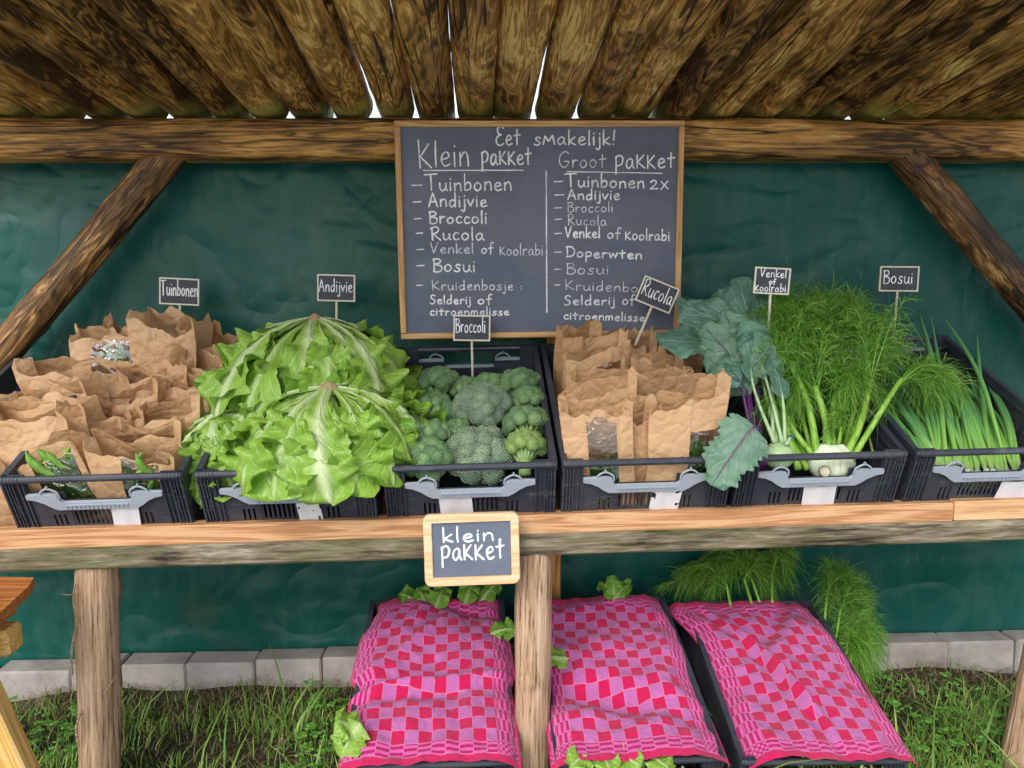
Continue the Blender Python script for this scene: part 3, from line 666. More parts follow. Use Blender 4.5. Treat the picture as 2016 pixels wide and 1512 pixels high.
def side_wall(s):
    b = MB(); x0, x1 = (CW / 2 - .010, CW / 2 - .004); L0, L1 = .012, CL - .012
    def bx_(a0, a1, y0, y1, z0, z1): b.box(min(s * a0, s * a1), max(s * a0, s * a1), y0, y1, z0, z1)
    bx_(x0 - .004, x1 + .004, .003, CL - .003, CH - .020, CH); bx_(x0 - .006, x1, .003, CL - .003, CH - .023, CH - .0199)
    for (z0, z1) in ((0, .026), (.066, .080), (.120, CH - .0199)): bx_(x0, x1, L0, L1, z0, z1)
    for r, (z0, z1) in enumerate(((.026, .066), (.080, .120))):
        y = L0; k = 0
        while y < L1 - .005:
            w = .0065 if k % 12 else .022
            bx_(x0 + .0003, x1 - .0003, y, min(y + w, L1), z0, z1); y += w + .0058; k += 1
    return b
def build_crate():
    r = thing('produce_crate', (0, 0, 0), '', 'crate')
    b = MB(); b.box(-CW / 2 + .004, CW / 2 - .004, .010, CL - .010, .0, .006)
    for q in range(9): b.box(-CW / 2 + .01, CW / 2 - .01, .03 + q * .065, .036 + q * .065, .006, .009)
    b.obj('base', M['plastic'], r, world=False)
    for s in (-1, 1): side_wall(s).obj('side_wall', M['plastic'], r, world=False)
    for s in (1, -1):
        a, c = end_wall(s); e = a.obj('end_wall', M['plastic'], r, world=False); c.obj('handle', M['clip'], e, world=False)
    return r
proto = build_crate()
CR = {}
def label_sheet(crate, x0, x1, z0, z1, torn, seed):
    rs = random.Random(seed); b = MB(); nx, nz = 22, 26
    for i in range(nx):
        for j in range(nz):
            u, v = (i + .5) / nx, (j + .5) / nz
            if torn and mnoise.noise((u * 4 + seed, v * 4, seed)) + .35 * mnoise.noise((u * 11, v * 11, seed)) < torn - .75 * (1 - abs(u - .5) * 1.4): continue
            k = .02 * (v - .5) * (.5 if seed % 2 else -.3)
            q = []
            for (a, c) in ((i, j), (i + 1, j), (i + 1, j + 1), (i, j + 1)): q.append((x0 + (x1 - x0) * a / nx + k, -.0015 + .0012 * math.sin(a * .4 + seed), z0 + (z1 - z0) * c / nz))
            b.add(q, [(0, 1, 2, 3)])
    b.obj('paper_label', M['paper_label'], crate, world=False)
first = True
def put_crate(x0, x1, label, rows, lift=0.0, dyaw=0.0):
    global first
    o = proto if first else copy_tree(proto); first = False
    c = shelf_pt((x0 + x1) / 2, 0, 0); Mx = SM.copy(); Mx.translation = c + EZ * lift
    o.matrix_world = Mx @ Matrix.Rotation(dyaw, 4, 'Z') @ Matrix.Diagonal((1, 1, 1, 1))
    o['label'] = label; o['group'] = 'black crates on the sloping shelf'
    return o
fr = [(-1.70, -1.30), (-1.060, -.658), (-.632, -.230), (-.213, .189), (.199, .601), (.612, 1.014), (1.032, 1.434)]
lab = ['empty black crate at the left end, only its rear right corner in view', 'black crate packed with crumpled bean bags', 'black crate heaped with light green endive',
       'black crate of broccoli heads', 'black crate of upright paper bags beside the broccoli', 'black crate holding kohlrabi and fennel', 'black crate of spring onions at the right end']
for i, (a, c) in enumerate(fr): CR[i] = put_crate(a, c, lab[i], 0)
label_sheet(CR[1], .020, .082, .002, .097, 0, 1); label_sheet(CR[2], .018, .072, .002, .095, -.02, 4); label_sheet(CR[3], -.072, .005, .002, .097, 0, 2)
label_sheet(CR[4], .012, .082, .002, .097, -.03, 9); label_sheet(CR[5], -.03, .05, .002, .095, -.45, 6); label_sheet(CR[6], .03, .11, .002, .092, -.5, 7)

# crates on the ground, each tilted back against the concrete blocks
GT = math.radians(15.5)
def ground_crate(front_l, front_r, yaw, label):
    c = (front_l + front_r) / 2; o = copy_tree(proto)
    ez_ = V3(0, -math.sin(GT), math.cos(GT)); foot = c - ez_ * CH
    o.matrix_world = Matrix.Translation(foot) @ Matrix.Rotation(yaw, 4, 'Z') @ Matrix.Rotation(GT, 4, 'X')
    o['label'] = label; o['group'] = 'black crates on the ground under towels'
    return o
g1 = ground_crate(at(672, 1508, 1.66), at(1012, 1503, 1.66), math.radians(.5), 'black crate on the grass under the leftmost checked towel')
g2 = ground_crate(at(1090, 1492, 1.66), at(1432, 1505, 1.66), math.radians(1.0), 'black crate on the grass under the middle checked towel')
g3 = ground_crate(at(1462, 1508, 1.66), at(1795, 1500, 1.66), math.radians(-1.5), 'black crate on the grass under the rightmost checked towel')
for g_, o_ in ((g3, 0.03),): g_.location.y += .01

# ------------------------------------------------------------------ tea towels
def towel(crate, label, seed, x0=-.215, x1=.212, y0=-.012, y1=.575, folds=(), skew=0.0, dome=.05, pinch=()):
    Mw = crate.matrix_world.copy() if False else (Matrix.Translation(crate.location) @ crate.rotation_euler.to_matrix().to_4x4())
    rs = random.Random(seed); b = MB(); P = []; nu, nv = 90, 120
    o = rs.uniform(0, 50)
    for j in range(nv + 1):
        v = j / nv; row = []
        for i in range(nu + 1):
            u = i / nu; xa = x0 + .012 * mnoise.noise((v * 3.3, o, 1)); xb = x1 + .012 * mnoise.noise((v * 3.1, o, 7))
            for (pv, pl, pr, wv_) in pinch:
                e = math.exp(-((v - pv) / wv_) ** 2); xa += pl * e; xb += pr * e
            x = xa + (xb - xa) * u + skew * (v - .5); y = y0 + (y1 - y0) * v + .010 * mnoise.noise((u * 3, o, v * 3))
            ed = min(u, 1 - u)
            z = CH + .010 + dome * (1 - (2 * u - 1) ** 4) * (.35 + .65 * math.sin(math.pi * min(1, max(0, .12 + v * .8)))) * .8
            z += .015 * mnoise.noise((u * 2.4 + o, v * 3.2, 3)) * min(1, ed * 8) + .007 * mnoise.noise((u * 6 + o, v * 7, 5)) * min(1, ed * 9 + .25)
            for (fu, fv, fa, fw, fh) in folds:                           # long creases: point, direction, width, height
                d = (u - fu) * math.sin(fa) * .42 - (v - fv) * math.cos(fa) * .6; s_ = (u - fu) * math.cos(fa) * .42 + (v - fv) * math.sin(fa) * .6
                z += fh * math.exp(-(d / fw) ** 2) * math.exp(-(s_ / .22) ** 2)
            z -= .030 * math.exp(-ed * 26) * (1 + .6 * mnoise.noise((v * 4, o, u)))
            z += .0075 * mnoise.noise((u * 8 + v * 3 + o, v * 10 - u * 4, 6)) + .006 * abs(mnoise.noise((u * 6 - v * 4 + o, v * 9 + u * 3, 16))) + .0032 * mnoise.noise((u * 21 + o, v * 27, 9))
            z = max(z, CH - .012 if ed < .06 else CH + .003 if (v < .06 or ed < .12) else .12)
            row.append(Mw @ V3(x, y, z))
        P.append(row)
    b.grid(P); t_ = b.obj('tea_towel', M['towel'], smooth=True, uv=True); settle(t_, crate.location)
    return tag(t_, label, 'tea towel', 'pink checked towels over the ground crates')
towel(g1, 'pink checked towel on the crate left of the middle shelf leg', 1, folds=((.4, .40, .15, .016, .022), (.35, .34, .12, .02, -.018), (.75, .9, -.3, .02, -.015), (.3, .62, .9, .014, .012)), pinch=((.42, .02, -.01, .06), (.95, .035, -.02, .12)), dome=.026)
towel(g2, 'pink checked towel with a deep diagonal dip, on the middle crate', 2, x0=-.212, x1=.205, folds=((.4, .33, -.35, .045, -.045), (.8, .5, 1.3, .04, .015), (.3, .9, .2, .03, .015)), pinch=((.95, .02, -.01, .2), (.45, .0, -.005, .1)), dome=.020)
towel(g3, 'pink checked towel with one long lengthwise crease, on the rightmost crate', 3, x0=-.19, x1=.215, folds=((.42, .5, 1.85, .013, .028), (.36, .5, 1.85, .016, -.012), (.65, .85, .8, .03, -.02)), skew=-.02, pinch=((1.0, -.055, -.03, .2),), dome=.014)

# ------------------------------------------------------------------ chalk writing: one-line letters, drawn as raised chalk strokes
GL = {
 'E': (.5, ['.5,.92 .3,1 .12,.86 .2,.62 .36,.55', '.34,.55 .12,.46 .04,.22 .16,.02 .36,0 .52,.1']),
 'e': (.42, ['.06,.24 .22,.27 .36,.34 .33,.47 .2,.5 .07,.36 .07,.14 .2,.0 .42,.08']),
 't': (.4, ['.2,.82 .19,.3 .2,.02', '.0,.5 .4,.55']), 's': (.36, ['.34,.44 .22,.52 .1,.43 .16,.29 .3,.18 .27,.03 .12,-.01 .0,.07']),
 'M': (.62, ['.0,.0 .1,.55 .1,.55 .28,.2 .28,.2 .5,.6 .5,.6 .62,.0']), 'm': (.62, ['.03,.48 .04,0', '.04,.3 .14,.48 .26,.42 .28,0', '.28,.3 .4,.5 .53,.42 .56,0']),
 'a': (.46, ['.38,.42 .24,.5 .07,.36 .05,.12 .17,0 .33,.16 .38,.42 .38,.42 .38,.14 .48,.0']), 'k': (.4, ['.04,1 .05,0', '.36,.52 .07,.2 .07,.2 .4,.0']),
 'l': (.12, ['.06,1 .05,.4 .07,0']), 'i': (.12, ['.05,.5 .06,0', '.06,.7 .065,.735']), 'j': (.16, ['.12,.5 .13,-.12 .06,-.34 -.08,-.24', '.12,.7 .125,.735']),
 '!': (.14, ['.1,1 .06,.3', '.04,.06 .045,.02']), 'K': (.56, ['.03,1 .08,0', '.46,.86 .1,.4 .1,.4 .56,0']), 'q': (.46, ['.04,.66 .05,0', '.4,.66 .08,.3 .08,.3 .46,0']),
 'n': (.42, ['.04,.5 .05,0', '.05,.28 .2,.5 .35,.42 .39,0']), 'p': (.42, ['.04,.5 .05,-.4', '.04,.36 .2,.52 .38,.4 .34,.14 .06,.08']), 'P': (.46, ['.05,.62 .06,-.28', '.02,.54 .25,.66 .43,.5 .34,.2 .07,.14']),
 'G': (.66, ['.58,.86 .38,1 .1,.72 .06,.28 .26,.0 .5,.08 .62,.36 .62,.36 .34,.38']), 'r': (.34, ['.05,.5 .06,0', '.06,.28 .18,.48 .34,.46']),
 'o': (.44, ['.24,.5 .08,.4 .04,.16 .18,.0 .36,.12 .38,.36 .22,.5']), 'T': (.62, ['-.04,.93 .3,.97 .66,.98', '.3,.97 .33,.0']), 'u': (.44, ['.04,.5 .06,.12 .2,.0 .36,.2 .38,.5 .38,.5 .38,.16 .46,0']),
 'b': (.42, ['.05,1 .05,.05', '.05,.3 .22,.5 .38,.36 .32,.08 .06,.02']), 'A': (.56, ['.0,0 .26,.98 .26,.98 .54,0', '.1,.34 .46,.38']),
 'd': (.46, ['.36,.4 .22,.48 .06,.32 .08,.06 .22,.0 .37,.2', '.39,1 .39,0']), 'v': (.4, ['.02,.5 .18,.02 .18,.02 .4,.52']),
 'B': (.5, ['.06,.97 .07,.02', '.0,.93 .34,.95 .42,.72 .1,.54 .1,.54 .46,.42 .46,.1 .22,-.02 .02,.04']), 'c': (.36, ['.34,.44 .2,.52 .06,.36 .06,.12 .18,0 .36,.07']),
 'R': (.54, ['.06,.95 .08,0', '-.02,.86 .26,1 .44,.82 .32,.56 .1,.48 .1,.48 .54,0']), 'V': (.5, ['.0,.96 .2,.02 .2,.02 .5,1']), 'f': (.36, ['.4,.92 .24,.98 .17,.7 .15,-.08', '.0,.46 .34,.5']),
 'D': (.56, ['.06,.97 .07,.02', '-.02,.92 .34,.92 .54,.56 .42,.12 .02,.0']), 'w': (.56, ['.02,.5 .12,.02 .12,.02 .28,.44 .28,.44 .42,.02 .42,.02 .56,.52']), 'S': (.46, ['.42,.88 .24,.98 .08,.8 .18,.56 .38,.38 .34,.08 .16,-.02 .0,.08']),
 'C': (.42, ['.42,.7 .22,.8 .04,.5 .08,.1 .26,.0 .44,.1']), ':': (.12, ['.05,.4 .055,.36', '.05,.1 .055,.06']), '2': (.42, ['.02,.5 .2,.66 .34,.5 .2,.22 .0,.0 .0,.0 .42,.03']), 'x': (.4, ['.04,.52 .4,0', '.38,.56 .02,-.04']), ' ': (.3, [])}
class Chalk:
    """strokes drawn on a board: O is the board point of (0,0), ax/ay its right and up, nz towards the viewer"""
    def __init__(s, O, ax, ay, nz, seed=1): s.O, s.ax, s.ay, s.nz, s.b, s.h, s.r = O, ax, ay, nz, MB(), .0003, random.Random(seed)
    def stroke(s, pts, w):
        n = len(pts); V = []; F = []
        L = [0]
        for i in range(1, n): L.append(L[-1] + (pts[i] - pts[i - 1]).length)
        for i, p in enumerate(pts):
            t = (pts[min(i + 1, n - 1)] - pts[max(i - 1, 0)]); t = Vector((t.x, t.y, 0)); t = t.normalized() if t.length > 1e-9 else V3(1, 0, 0); q = V3(-t.y, t.x, 0)
            ww = w * (.42 + .16 * mnoise.noise((L[i] * 90, s.h * 9e4, 0))); s.h += 2.2e-7
            if i == 0: c = p - t * w * .35; V += [c + q * ww * .5, c - q * ww * .5]; V[-1].z = V[-2].z = s.h
            a, c = p + q * ww, p - q * ww; a.z = c.z = s.h; V += [a, c]
            if i == n - 1: e = p + t * w * .35; V += [e + q * ww * .5, e - q * ww * .5]; V[-1].z = V[-2].z = s.h
        F = [(2 * i, 2 * i + 1, 2 * i + 3, 2 * i + 2) for i in range(len(V) // 2 - 1)]
        s.b.add([s.O + s.ax * v.x + s.ay * v.y + s.nz * v.z for v in V], F); s.h += 3e-6
    def text(s, tx, x0, x1, y, cap, w, y1=None):
        adv = [GL[c][0] for c in tx]; gap = .13; tot = sum(adv) + gap * (len(tx) - 1); k = (x1 - x0) / tot; x = 0
        for c, a in zip(tx, adv):
            dy = s.r.uniform(-.02, .02) * cap; sc = s.r.uniform(.95, 1.05)
            for st in GL[c][1]:
                pts = [tuple(float(q) for q in p.split(',')) for p in st.split()]
                pts = smoothcurve([(x0 + (x + p[0]) * k, y + dy + p[1] * cap * sc + ((y1 - y) * x / tot if y1 else 0), 0) for p in pts], 6); s.stroke(pts, w)
            x += a + gap
    def line(s, x0, y0, x1, y1, w, n=14): s.stroke([V3(x0 + (x1 - x0) * i / n, y0 + (y1 - y0) * i / n + .0006 * mnoise.noise((i * .7, y0 * 50, 3)), 0) for i in range(n + 1)], w)

# big chalkboard, hung over the beam
TL, TR, BL, BR = at(778, 238, 2.195), at(1347, 241, 2.195), at(790, 668, 2.213), at(1335, 657, 2.213)
cb = thing('chalkboard', (BL + BR) / 2, 'large wood-framed chalkboard listing the two vegetable packages, hung on the beam', 'chalkboard')
AX = ((TR - TL) + (BR - BL)).normalized(); AY = ((TL - BL) + (TR - BR)); AY = (AY - AX * AY.dot(AX)).normalized(); AZ = AX.cross(AY)
CC = (TL + TR + BL + BR) / 4; CB = Matrix((AX, AY, AZ)).transposed().to_4x4(); CB.translation = CC
hw, hh, fw_ = .4025, .300, .0165
b = MB(); b.box(-hw + .012, hw - .012, -hh + .012, hh - .012, -.006, .0, CB); b.obj('slate', M['slate'], cb)
for nm, mt, (x0, x1, y0, y1) in (('frame_bar', 'frame', (-hw, hw, hh - fw_, hh)), ('frame_bar', 'frame', (-hw, hw, -hh, -hh + fw_)), ('frame_bar', 'frame_v', (-hw, -hw + fw_, -hh + fw_ + .0004, hh - fw_ - .0004)), ('frame_bar', 'frame_v', (hw - fw_, hw, -hh + fw_ + .0004, hh - fw_ - .0004))):
    b = MB(); b.bbox(x0, x1, y0, y1, -.008, .0095, .0022, CB); b.obj(nm, M[mt], cb)
def bpx(zx, zy):
    d = at(760 + zx / 3.15, 220 + zy / 3.15, 1.0) - EYE; p = EYE + d * ((CC - EYE).dot(AZ) / d.dot(AZ)) - CC
    return p.dot(AX), p.dot(AY)
ck = Chalk(CC, AX, AY, AZ, 5); ck2 = Chalk(CC, AX, AY, AZ, 6); ck2.h = .0006
MPX = .805 / 569 / 3.15
def word(c, w_):
    if c.b.V: c.b.obj('chalk_word', w_, cb); c.b = MB()
def tx(t, x0, x1, y, cap, w=10.0, y1=None, c=ck):
    a, e = bpx(x0, y), bpx(x1, y1 or y); c.text(t, a[0], e[0], a[1], cap * MPX, w * MPX * (1.25 if c is ck else 1.0), e[1]); word(c, M['chalk'] if c is ck else M['chalk_thin'])
def ln(x0, y0, x1, y1, w=9.0, c=ck):
    a, e = bpx(x0, y0), bpx(x1, y1); c.line(*a, *e, w * MPX); c.b.obj('chalk_line', M['chalk'], cb); c.b = MB()
tx('Eet', 680, 832, 208, 108, 9); tx('sMakelij k!'.replace(' ', ''), 918, 1420, 205, 92, 9)
tx('Klein', 200, 515, 345, 160, 9, 335); tx('Paqqet', 592, 900, 330, 120, 10, 325); ln(232, 364, 850, 363, 8)
tx('Groot', 1070, 1362, 345, 92, 8, c=ck2); tx('Paqqet', 1420, 1788, 350, 118, 9); ln(1122, 371, 1712, 382, 7)
for (t, x0, x1, y, cap, d) in (('Tuinbonen', 245, 778, 488, 96, (160, 224, 457)), ('Andijvie', 265, 625, 588, 84, (170, 216, 560)), ('Broccoli', 268, 625, 692, 78, (176, 220, 664)), ('Rucola', 280, 606, 795, 82, (187, 227, 754)),
                              ('Venkel', 278, 542, 878, 66, (187, 232, 855)), ('Bosui', 292, 552, 992, 84, (190, 238, 955)), ('Kruidenbosje :', 285, 845, 1106, 64, (190, 227, 1077))):
    tx(t, x0, x1, y, cap, 9 if t[0] in 'TABR' else 7.5, c=ck if t[0] in 'TABR' else ck2); ln(d[0], d[2], d[1], d[2] - 2, 9)
tx('of', 592, 665, 878, 66, 7.5); tx('qoolrabi', 705, 973, 890, 76, 7.5, c=ck2); tx('Selderij', 274, 524, 1192, 56, 8); tx('of', 570, 656, 1192, 60, 8); tx('citroenmelisse', 274, 762, 1262, 52, 8)
ln(993, 370, 997, 1242, 10)
for (t, x0, x1, y, cap, d, y1) in (('Tuinbonen', 1112, 1600, 466, 80, (1040, 1098, 434), 474), ('Andijvie', 1127, 1448, 545, 68, (1045, 1102, 517), 545), ('Broccoli', 1124, 1406, 622, 62, (1043, 1088, 597), 622), ('Rucola', 1126, 1366, 703, 66, (1048, 1088, 668), 707),
                                  ('Venkel', 1112, 1326, 780, 70, (1042, 1088, 756), 782), ('Doperwten', 1118, 1585, 900, 64, (1043, 1087, 872), 915), ('Bosui', 1118, 1380, 1005, 72, (1045, 1083, 978), 1008), ('Kruidenbosje', 1110, 1690, 1105, 66, (1045, 1080, 1075), 1125)):
    tx(t, x0, x1, y, cap, 9 if t[0] in 'TVDA' else 6.8, y1, ck if t[0] in 'TVDA' else ck2); ln(d[0], d[2], d[1], d[2] - 2, 8)
tx('2x', 1635, 1748, 480, 84, 8); tx('of', 1372, 1452, 785, 68, 8); tx('qoolrabi', 1482, 1757, 795, 72, 8, 800); tx('Selderij', 1104, 1416, 1198, 62, 8); tx('of', 1465, 1540, 1196, 66, 8); tx('citroenmelisse', 1102, 1602, 1286, 54, 8, 1300)

# small slate with rounded frame on the ledge
sl = thing('slate_sign', at(929, 1155, 1.69), 'small rounded wood-framed slate reading klein pakket, hung on the front ledge', 'sign')
o = at(929, 1081, 1.695); q = at(1023, 1079, 1.695); SXv = (at(1020, 1150, 1.695) - at(843, 1157, 1.695)).normalized(); SYv = V3(0, .03, 1); SYv = (SYv - SXv * SXv.dot(SYv)).normalized(); SZv = SXv.cross(SYv)
SMx = Matrix((SXv, SYv, SZv)).transposed().to_4x4(); SMx.translation = o
def rrect(hw, hh, r, n=7):
    out = []
    for cx, cy, a0 in ((hw - r, hh - r, 0), (-hw + r, hh - r, 90), (-hw + r, -hh + r, 180), (hw - r, -hh + r, 270)):
        for k in range(n): a = math.radians(a0 + 90 * k / (n - 1)); out.append((cx + r * math.cos(a), cy + r * math.sin(a)))
    return out
def ring_frame(mb, outer, inner, z0, z1, Mx, bev=.002):
    n = len(outer); c = lambda p, k: (p[0] * k, p[1] * k)
    L = [[(*p, z0) for p in outer], [(*p, z1 - bev) for p in outer], [(p[0] * .985, p[1] * .982, z1) for p in outer], [(p[0] * 1.02, p[1] * 1.02, z1) for p in inner], [(*p, z1 - bev) for p in inner], [(*p, z0) for p in inner]]
    V = [Mx @ Vector(p) for l in L for p in l]; F = [(i * n + k, i * n + (k + 1) % n, (i + 1) * n + (k + 1) % n, (i + 1) * n + k) for i in range(5) for k in range(n)] + [(5 * n + k, 5 * n + (k + 1) % n, (k + 1) % n, k) for k in range(n)]
    mb.add(V, F)
b = MB(); ring_frame(b, rrect(.1085, .0835, .016), rrect(.089, .0635, .002), -.007, .006, SMx); b.obj('frame', M['beech'], sl)
b = MB(); b.box(-.092, .092, -.0665, .0665, -.005, .0005, SMx); b.obj('slate', M['slate'], sl)
ks = Chalk(o + SZv * .0006, SXv, SYv, SZv, 9); kx = lambda x: (x - 820) / 542 * .217; ky = lambda y: (293 - y) / 410 * .167
ks.text('qlein'.replace('q', 'k'), kx(655), kx(945), ky(247), .034, .0052); ks.b.obj('chalk_word', M['chalk'], sl); ks.b = MB(); ks.text('Paqqet', kx(645), kx(1002), ky(352), .053, .0056)
ks.b.obj('chalk_word', M['chalk'], sl)

# plant tags on sticks
def tag_sign(px, py, Y, w, h, rot, lines, foot, label, sw=.0034):
    c = at(px, py, Y); d = (EYE - c); d.z *= .35; d.x *= .3; z = d.normalized(); x = V3(0, 0, 1).cross(z).normalized(); y = z.cross(x); r = math.radians(rot)
    x, y = x * math.cos(r) + y * math.sin(r), y * math.cos(r) - x * math.sin(r)
    Mx = Matrix((x, y, z)).transposed().to_4x4(); Mx.translation = c; f = at(*foot)
    t_ = thing('plant_tag', f, label, 'plant tag', 'chalk plant tags on sticks')
    b = MB(); b.box(-w / 2 + .002, w / 2 - .002, -h / 2 + .002, h / 2 - .002, -.003, .0, Mx); b.obj('slate', M['slate_dark'], t_)
    b = MB(); ring_frame(b, rrect(w / 2, h / 2, .0015, 3), rrect(w / 2 - .0042, h / 2 - .0042, .0008, 3), -.004, .0016, Mx, .0006); b.obj('frame', M['tagwood'], t_)
    b = MB(); b.tube([Mx @ V3(0, -h / 2 + .004, -.006), f], .0034, 6); b.obj('stick', M['tagwood'], t_)
    k = Chalk(c + z * .0003, x, y, z, int(px))
    for (t, x0, x1, yy, cap) in lines: k.text(t, x0 * w, x1 * w, yy * h, cap * h, sw); k.b.obj('chalk_word', M['chalk'], t_); k.b = MB()
tag_sign(353, 574, 2.27, .109, .077, -3, [('Tuinbonen', -.46, .46, -.16, .58)], (356, 700, 2.29), 'chalk plant tag reading Tuinbonen above the bean bags')
tag_sign(662, 567, 2.22, .106, .076, -1.5, [('Andijvie', -.45, .42, -.14, .48)], (662, 700, 2.23), 'chalk plant tag reading Andijvie behind the endive')
tag_sign(929, 646, 2.15, .103, .072, -1, [('Broccoli', -.44, .36, -.16, .56)], (931, 770, 2.2), 'chalk plant tag reading Broccoli in front of the chalkboard')
tag_sign(1294, 580, 2.12, .104, .074, -22, [('Rucola', -.42, .42, -.2, .62)], (1250, 680, 2.1), 'tilted chalk plant tag reading Rucola')
tag_sign(1520, 553, 1.95, .090, .068, -3, [('Venkel', -.34, .38, .14, .32), ('of', -.08, .1, -.12, .22), ('qoolrabi', -.46, .4, -.4, .32)], (1512, 680, 1.95), 'chalk plant tag with three lines, above the fennel', .0028)
tag_sign(1770, 549, 2.20, .109, .073, -.5, [('Bosui', -.40, .34, -.18, .52)], (1757, 690, 2.24), 'chalk plant tag reading Bosui at the right end')

# ------------------------------------------------------------------ leaves
def sm(x): x = max(0, min(1, x)); return x * x * (3 - 2 * x)
def blade(path, width, nrm, seed, ruffle=.012, freq=3., curl=.2, teeth=.1, tf=9., nu=15, nv=26, blister=.003, cup=0.):
    """leaf blade along path; width(t) half width; nrm(i) surface normal"""
    rs = random.Random(seed); ph = [rs.uniform(0, 6.28) for _ in range(4)]; o = rs.uniform(0, 90); P = []; n = len(path)
    for i in range(nv + 1):
        t = i / nv; k = t * (n - 1); a = min(int(k), n - 2); p = path[a].lerp(path[a + 1], k - a); tg = (path[min(a + 2, n - 1)] - path[max(a - 1, 0)]).normalized()
        nn = nrm(p, t); sd = tg.cross(nn); sd = sd.normalized() if sd.length > 1e-6 else V3(1, 0, 0); nn = sd.cross(tg).normalized(); row = []
        for j in range(nu):
            u = 2 * j / (nu - 1) - 1; au = abs(u); w = width(t) * (1 + teeth * au * au * mnoise.noise((t * tf + o, u * 2, 3)) + .05 * mnoise.noise((t * 3, o, u)))
            if au > .99: w *= 1 + teeth * .8 * (((t * tf * 2.3 + ph[3]) % 1) - .5)
            z = ruffle * sm(t * 1.9 - .2) * au ** 1.7 * (math.sin(6.28 * freq * t + ph[0 if u < 0 else 1]) + .5 * math.sin(6.28 * freq * 2.3 * t + ph[2] + u)) - curl * w * au * au + cup * au * w
            z += blister * sm(t * 3) * mnoise.noise((u * w * 75 + o, t * 12, 1)) + .003 * math.exp(-(u * 9) ** 2) * (1 - .6 * t)
            row.append(p + sd * u * w + nn * z + tg * (-.012 * au * au * sm(t * 1.5) if t < .95 else 0))
        P.append(row)
    return P
def endive_head(stub, label, rx, hz, n, seed, az_range=(0, 360), size=1.0, lean=V3(0, 0, 0), dome_dir=V3(0, 0, 1), stubbed=True):
    h = thing('endive_head', stub, label, 'endive', 'endive heads heaped on the crate'); rs = random.Random(seed)
    zax = dome_dir.normalized(); xax = V3(1, 0, 0); xax = (xax - zax * xax.dot(zax)).normalized(); yax = zax.cross(xax)
    c0 = stub - zax * hz
    for k in range(n):
        lay = k / n; outer = lay > .45
        az = math.radians(az_range[0] + (az_range[1] - az_range[0]) * ((k * .618 + rs.uniform(-.07, .07)) % 1)); dx = xax * math.cos(az) + yax * math.sin(az)
        R = rx * rs.uniform(.86, 1.12) * (.90 if not outer else 1.04); off = (lay - .5) * .022; th1 = math.radians(rs.uniform(92, 112) if not outer else rs.uniform(82, 106)); path = []
        wob = rs.uniform(-.4, .4); lift_ = rs.uniform(-.5, 1.6)
        for i in range(15):
            t = i / 14; th = .085 + (th1 - .06) * t; dd = xax * math.cos(az + wob * t * t) + yax * math.sin(az + wob * t * t)
            path.append(c0 + dd * ((R + off) * math.sin(th) + .03 * t * t) + zax * ((hz + off) * math.cos(th)) + V3(0, 0, -.012 * t * t - .004) + dx * (.02 * lift_ * t ** 3))
        Wd = rs.uniform(.052, .085) * size
        wf = lambda t, Wd=Wd, w0=(.013 if lay > .78 else .008): (w0 + Wd * sm((t - .12) / .62)) * (1 if t < .78 else max(.0, 1 - ((t - .78) / .22) ** 2.4) ** .5) + .001
        rl = rs.uniform(-.4, .4); sdv = zax.cross(dx)
        nrm = lambda p, t, rl=rl, sdv=sdv: ((p - c0).normalized() + zax * .25 + sdv * rl * t).normalized()
        b = MB(); b.grid(blade(path, wf, nrm, seed * 100 + k, rs.uniform(.016, .034), rs.uniform(2.2, 4.2), rs.uniform(-.25, .35), .15, 12, 23, 44, .0042))
        b.obj('leaf', M['endive_rib'] if lay > .78 else M['endive'] if lay > .3 or rs.random() < .3 else M['endive_deep'], h, True, uv=True)
    if not stubbed: return h
    b = MB(); P = []
    for i in range(7):
        P.append([stub + zax * (.017 - .004 * i if i else .0172) + (xax * math.cos(a * .3142) + yax * math.sin(a * .3142)) * (.023 * min(1, i / 3) + .0016 * mnoise.noise((a, i, seed)) + (.004 * (i - 3) if i > 3 else 0)) for a in range(21)])
    b.grid(P); b.obj('cut_stub', M['endive_cut'], h, True); return h
endive_head(at(620, 629, 2.06), 'endive head at the back, its cut stub highest against the tarp', .205, .20, 44, 3, dome_dir=V3(0, -.12, 1))
endive_head(at(648, 763, 1.86), 'front endive head with pale ribs fanning over the crate edge', .195, .126, 48, 4, dome_dir=V3(.0, -.22, 1), size=1.05)
endive_head(at(432, 818, 1.89), 'darker endive head low at the left, mostly under the front head', .125, .09, 36, 7, dome_dir=V3(-.3, -.35, .9), size=.85, stubbed=False)

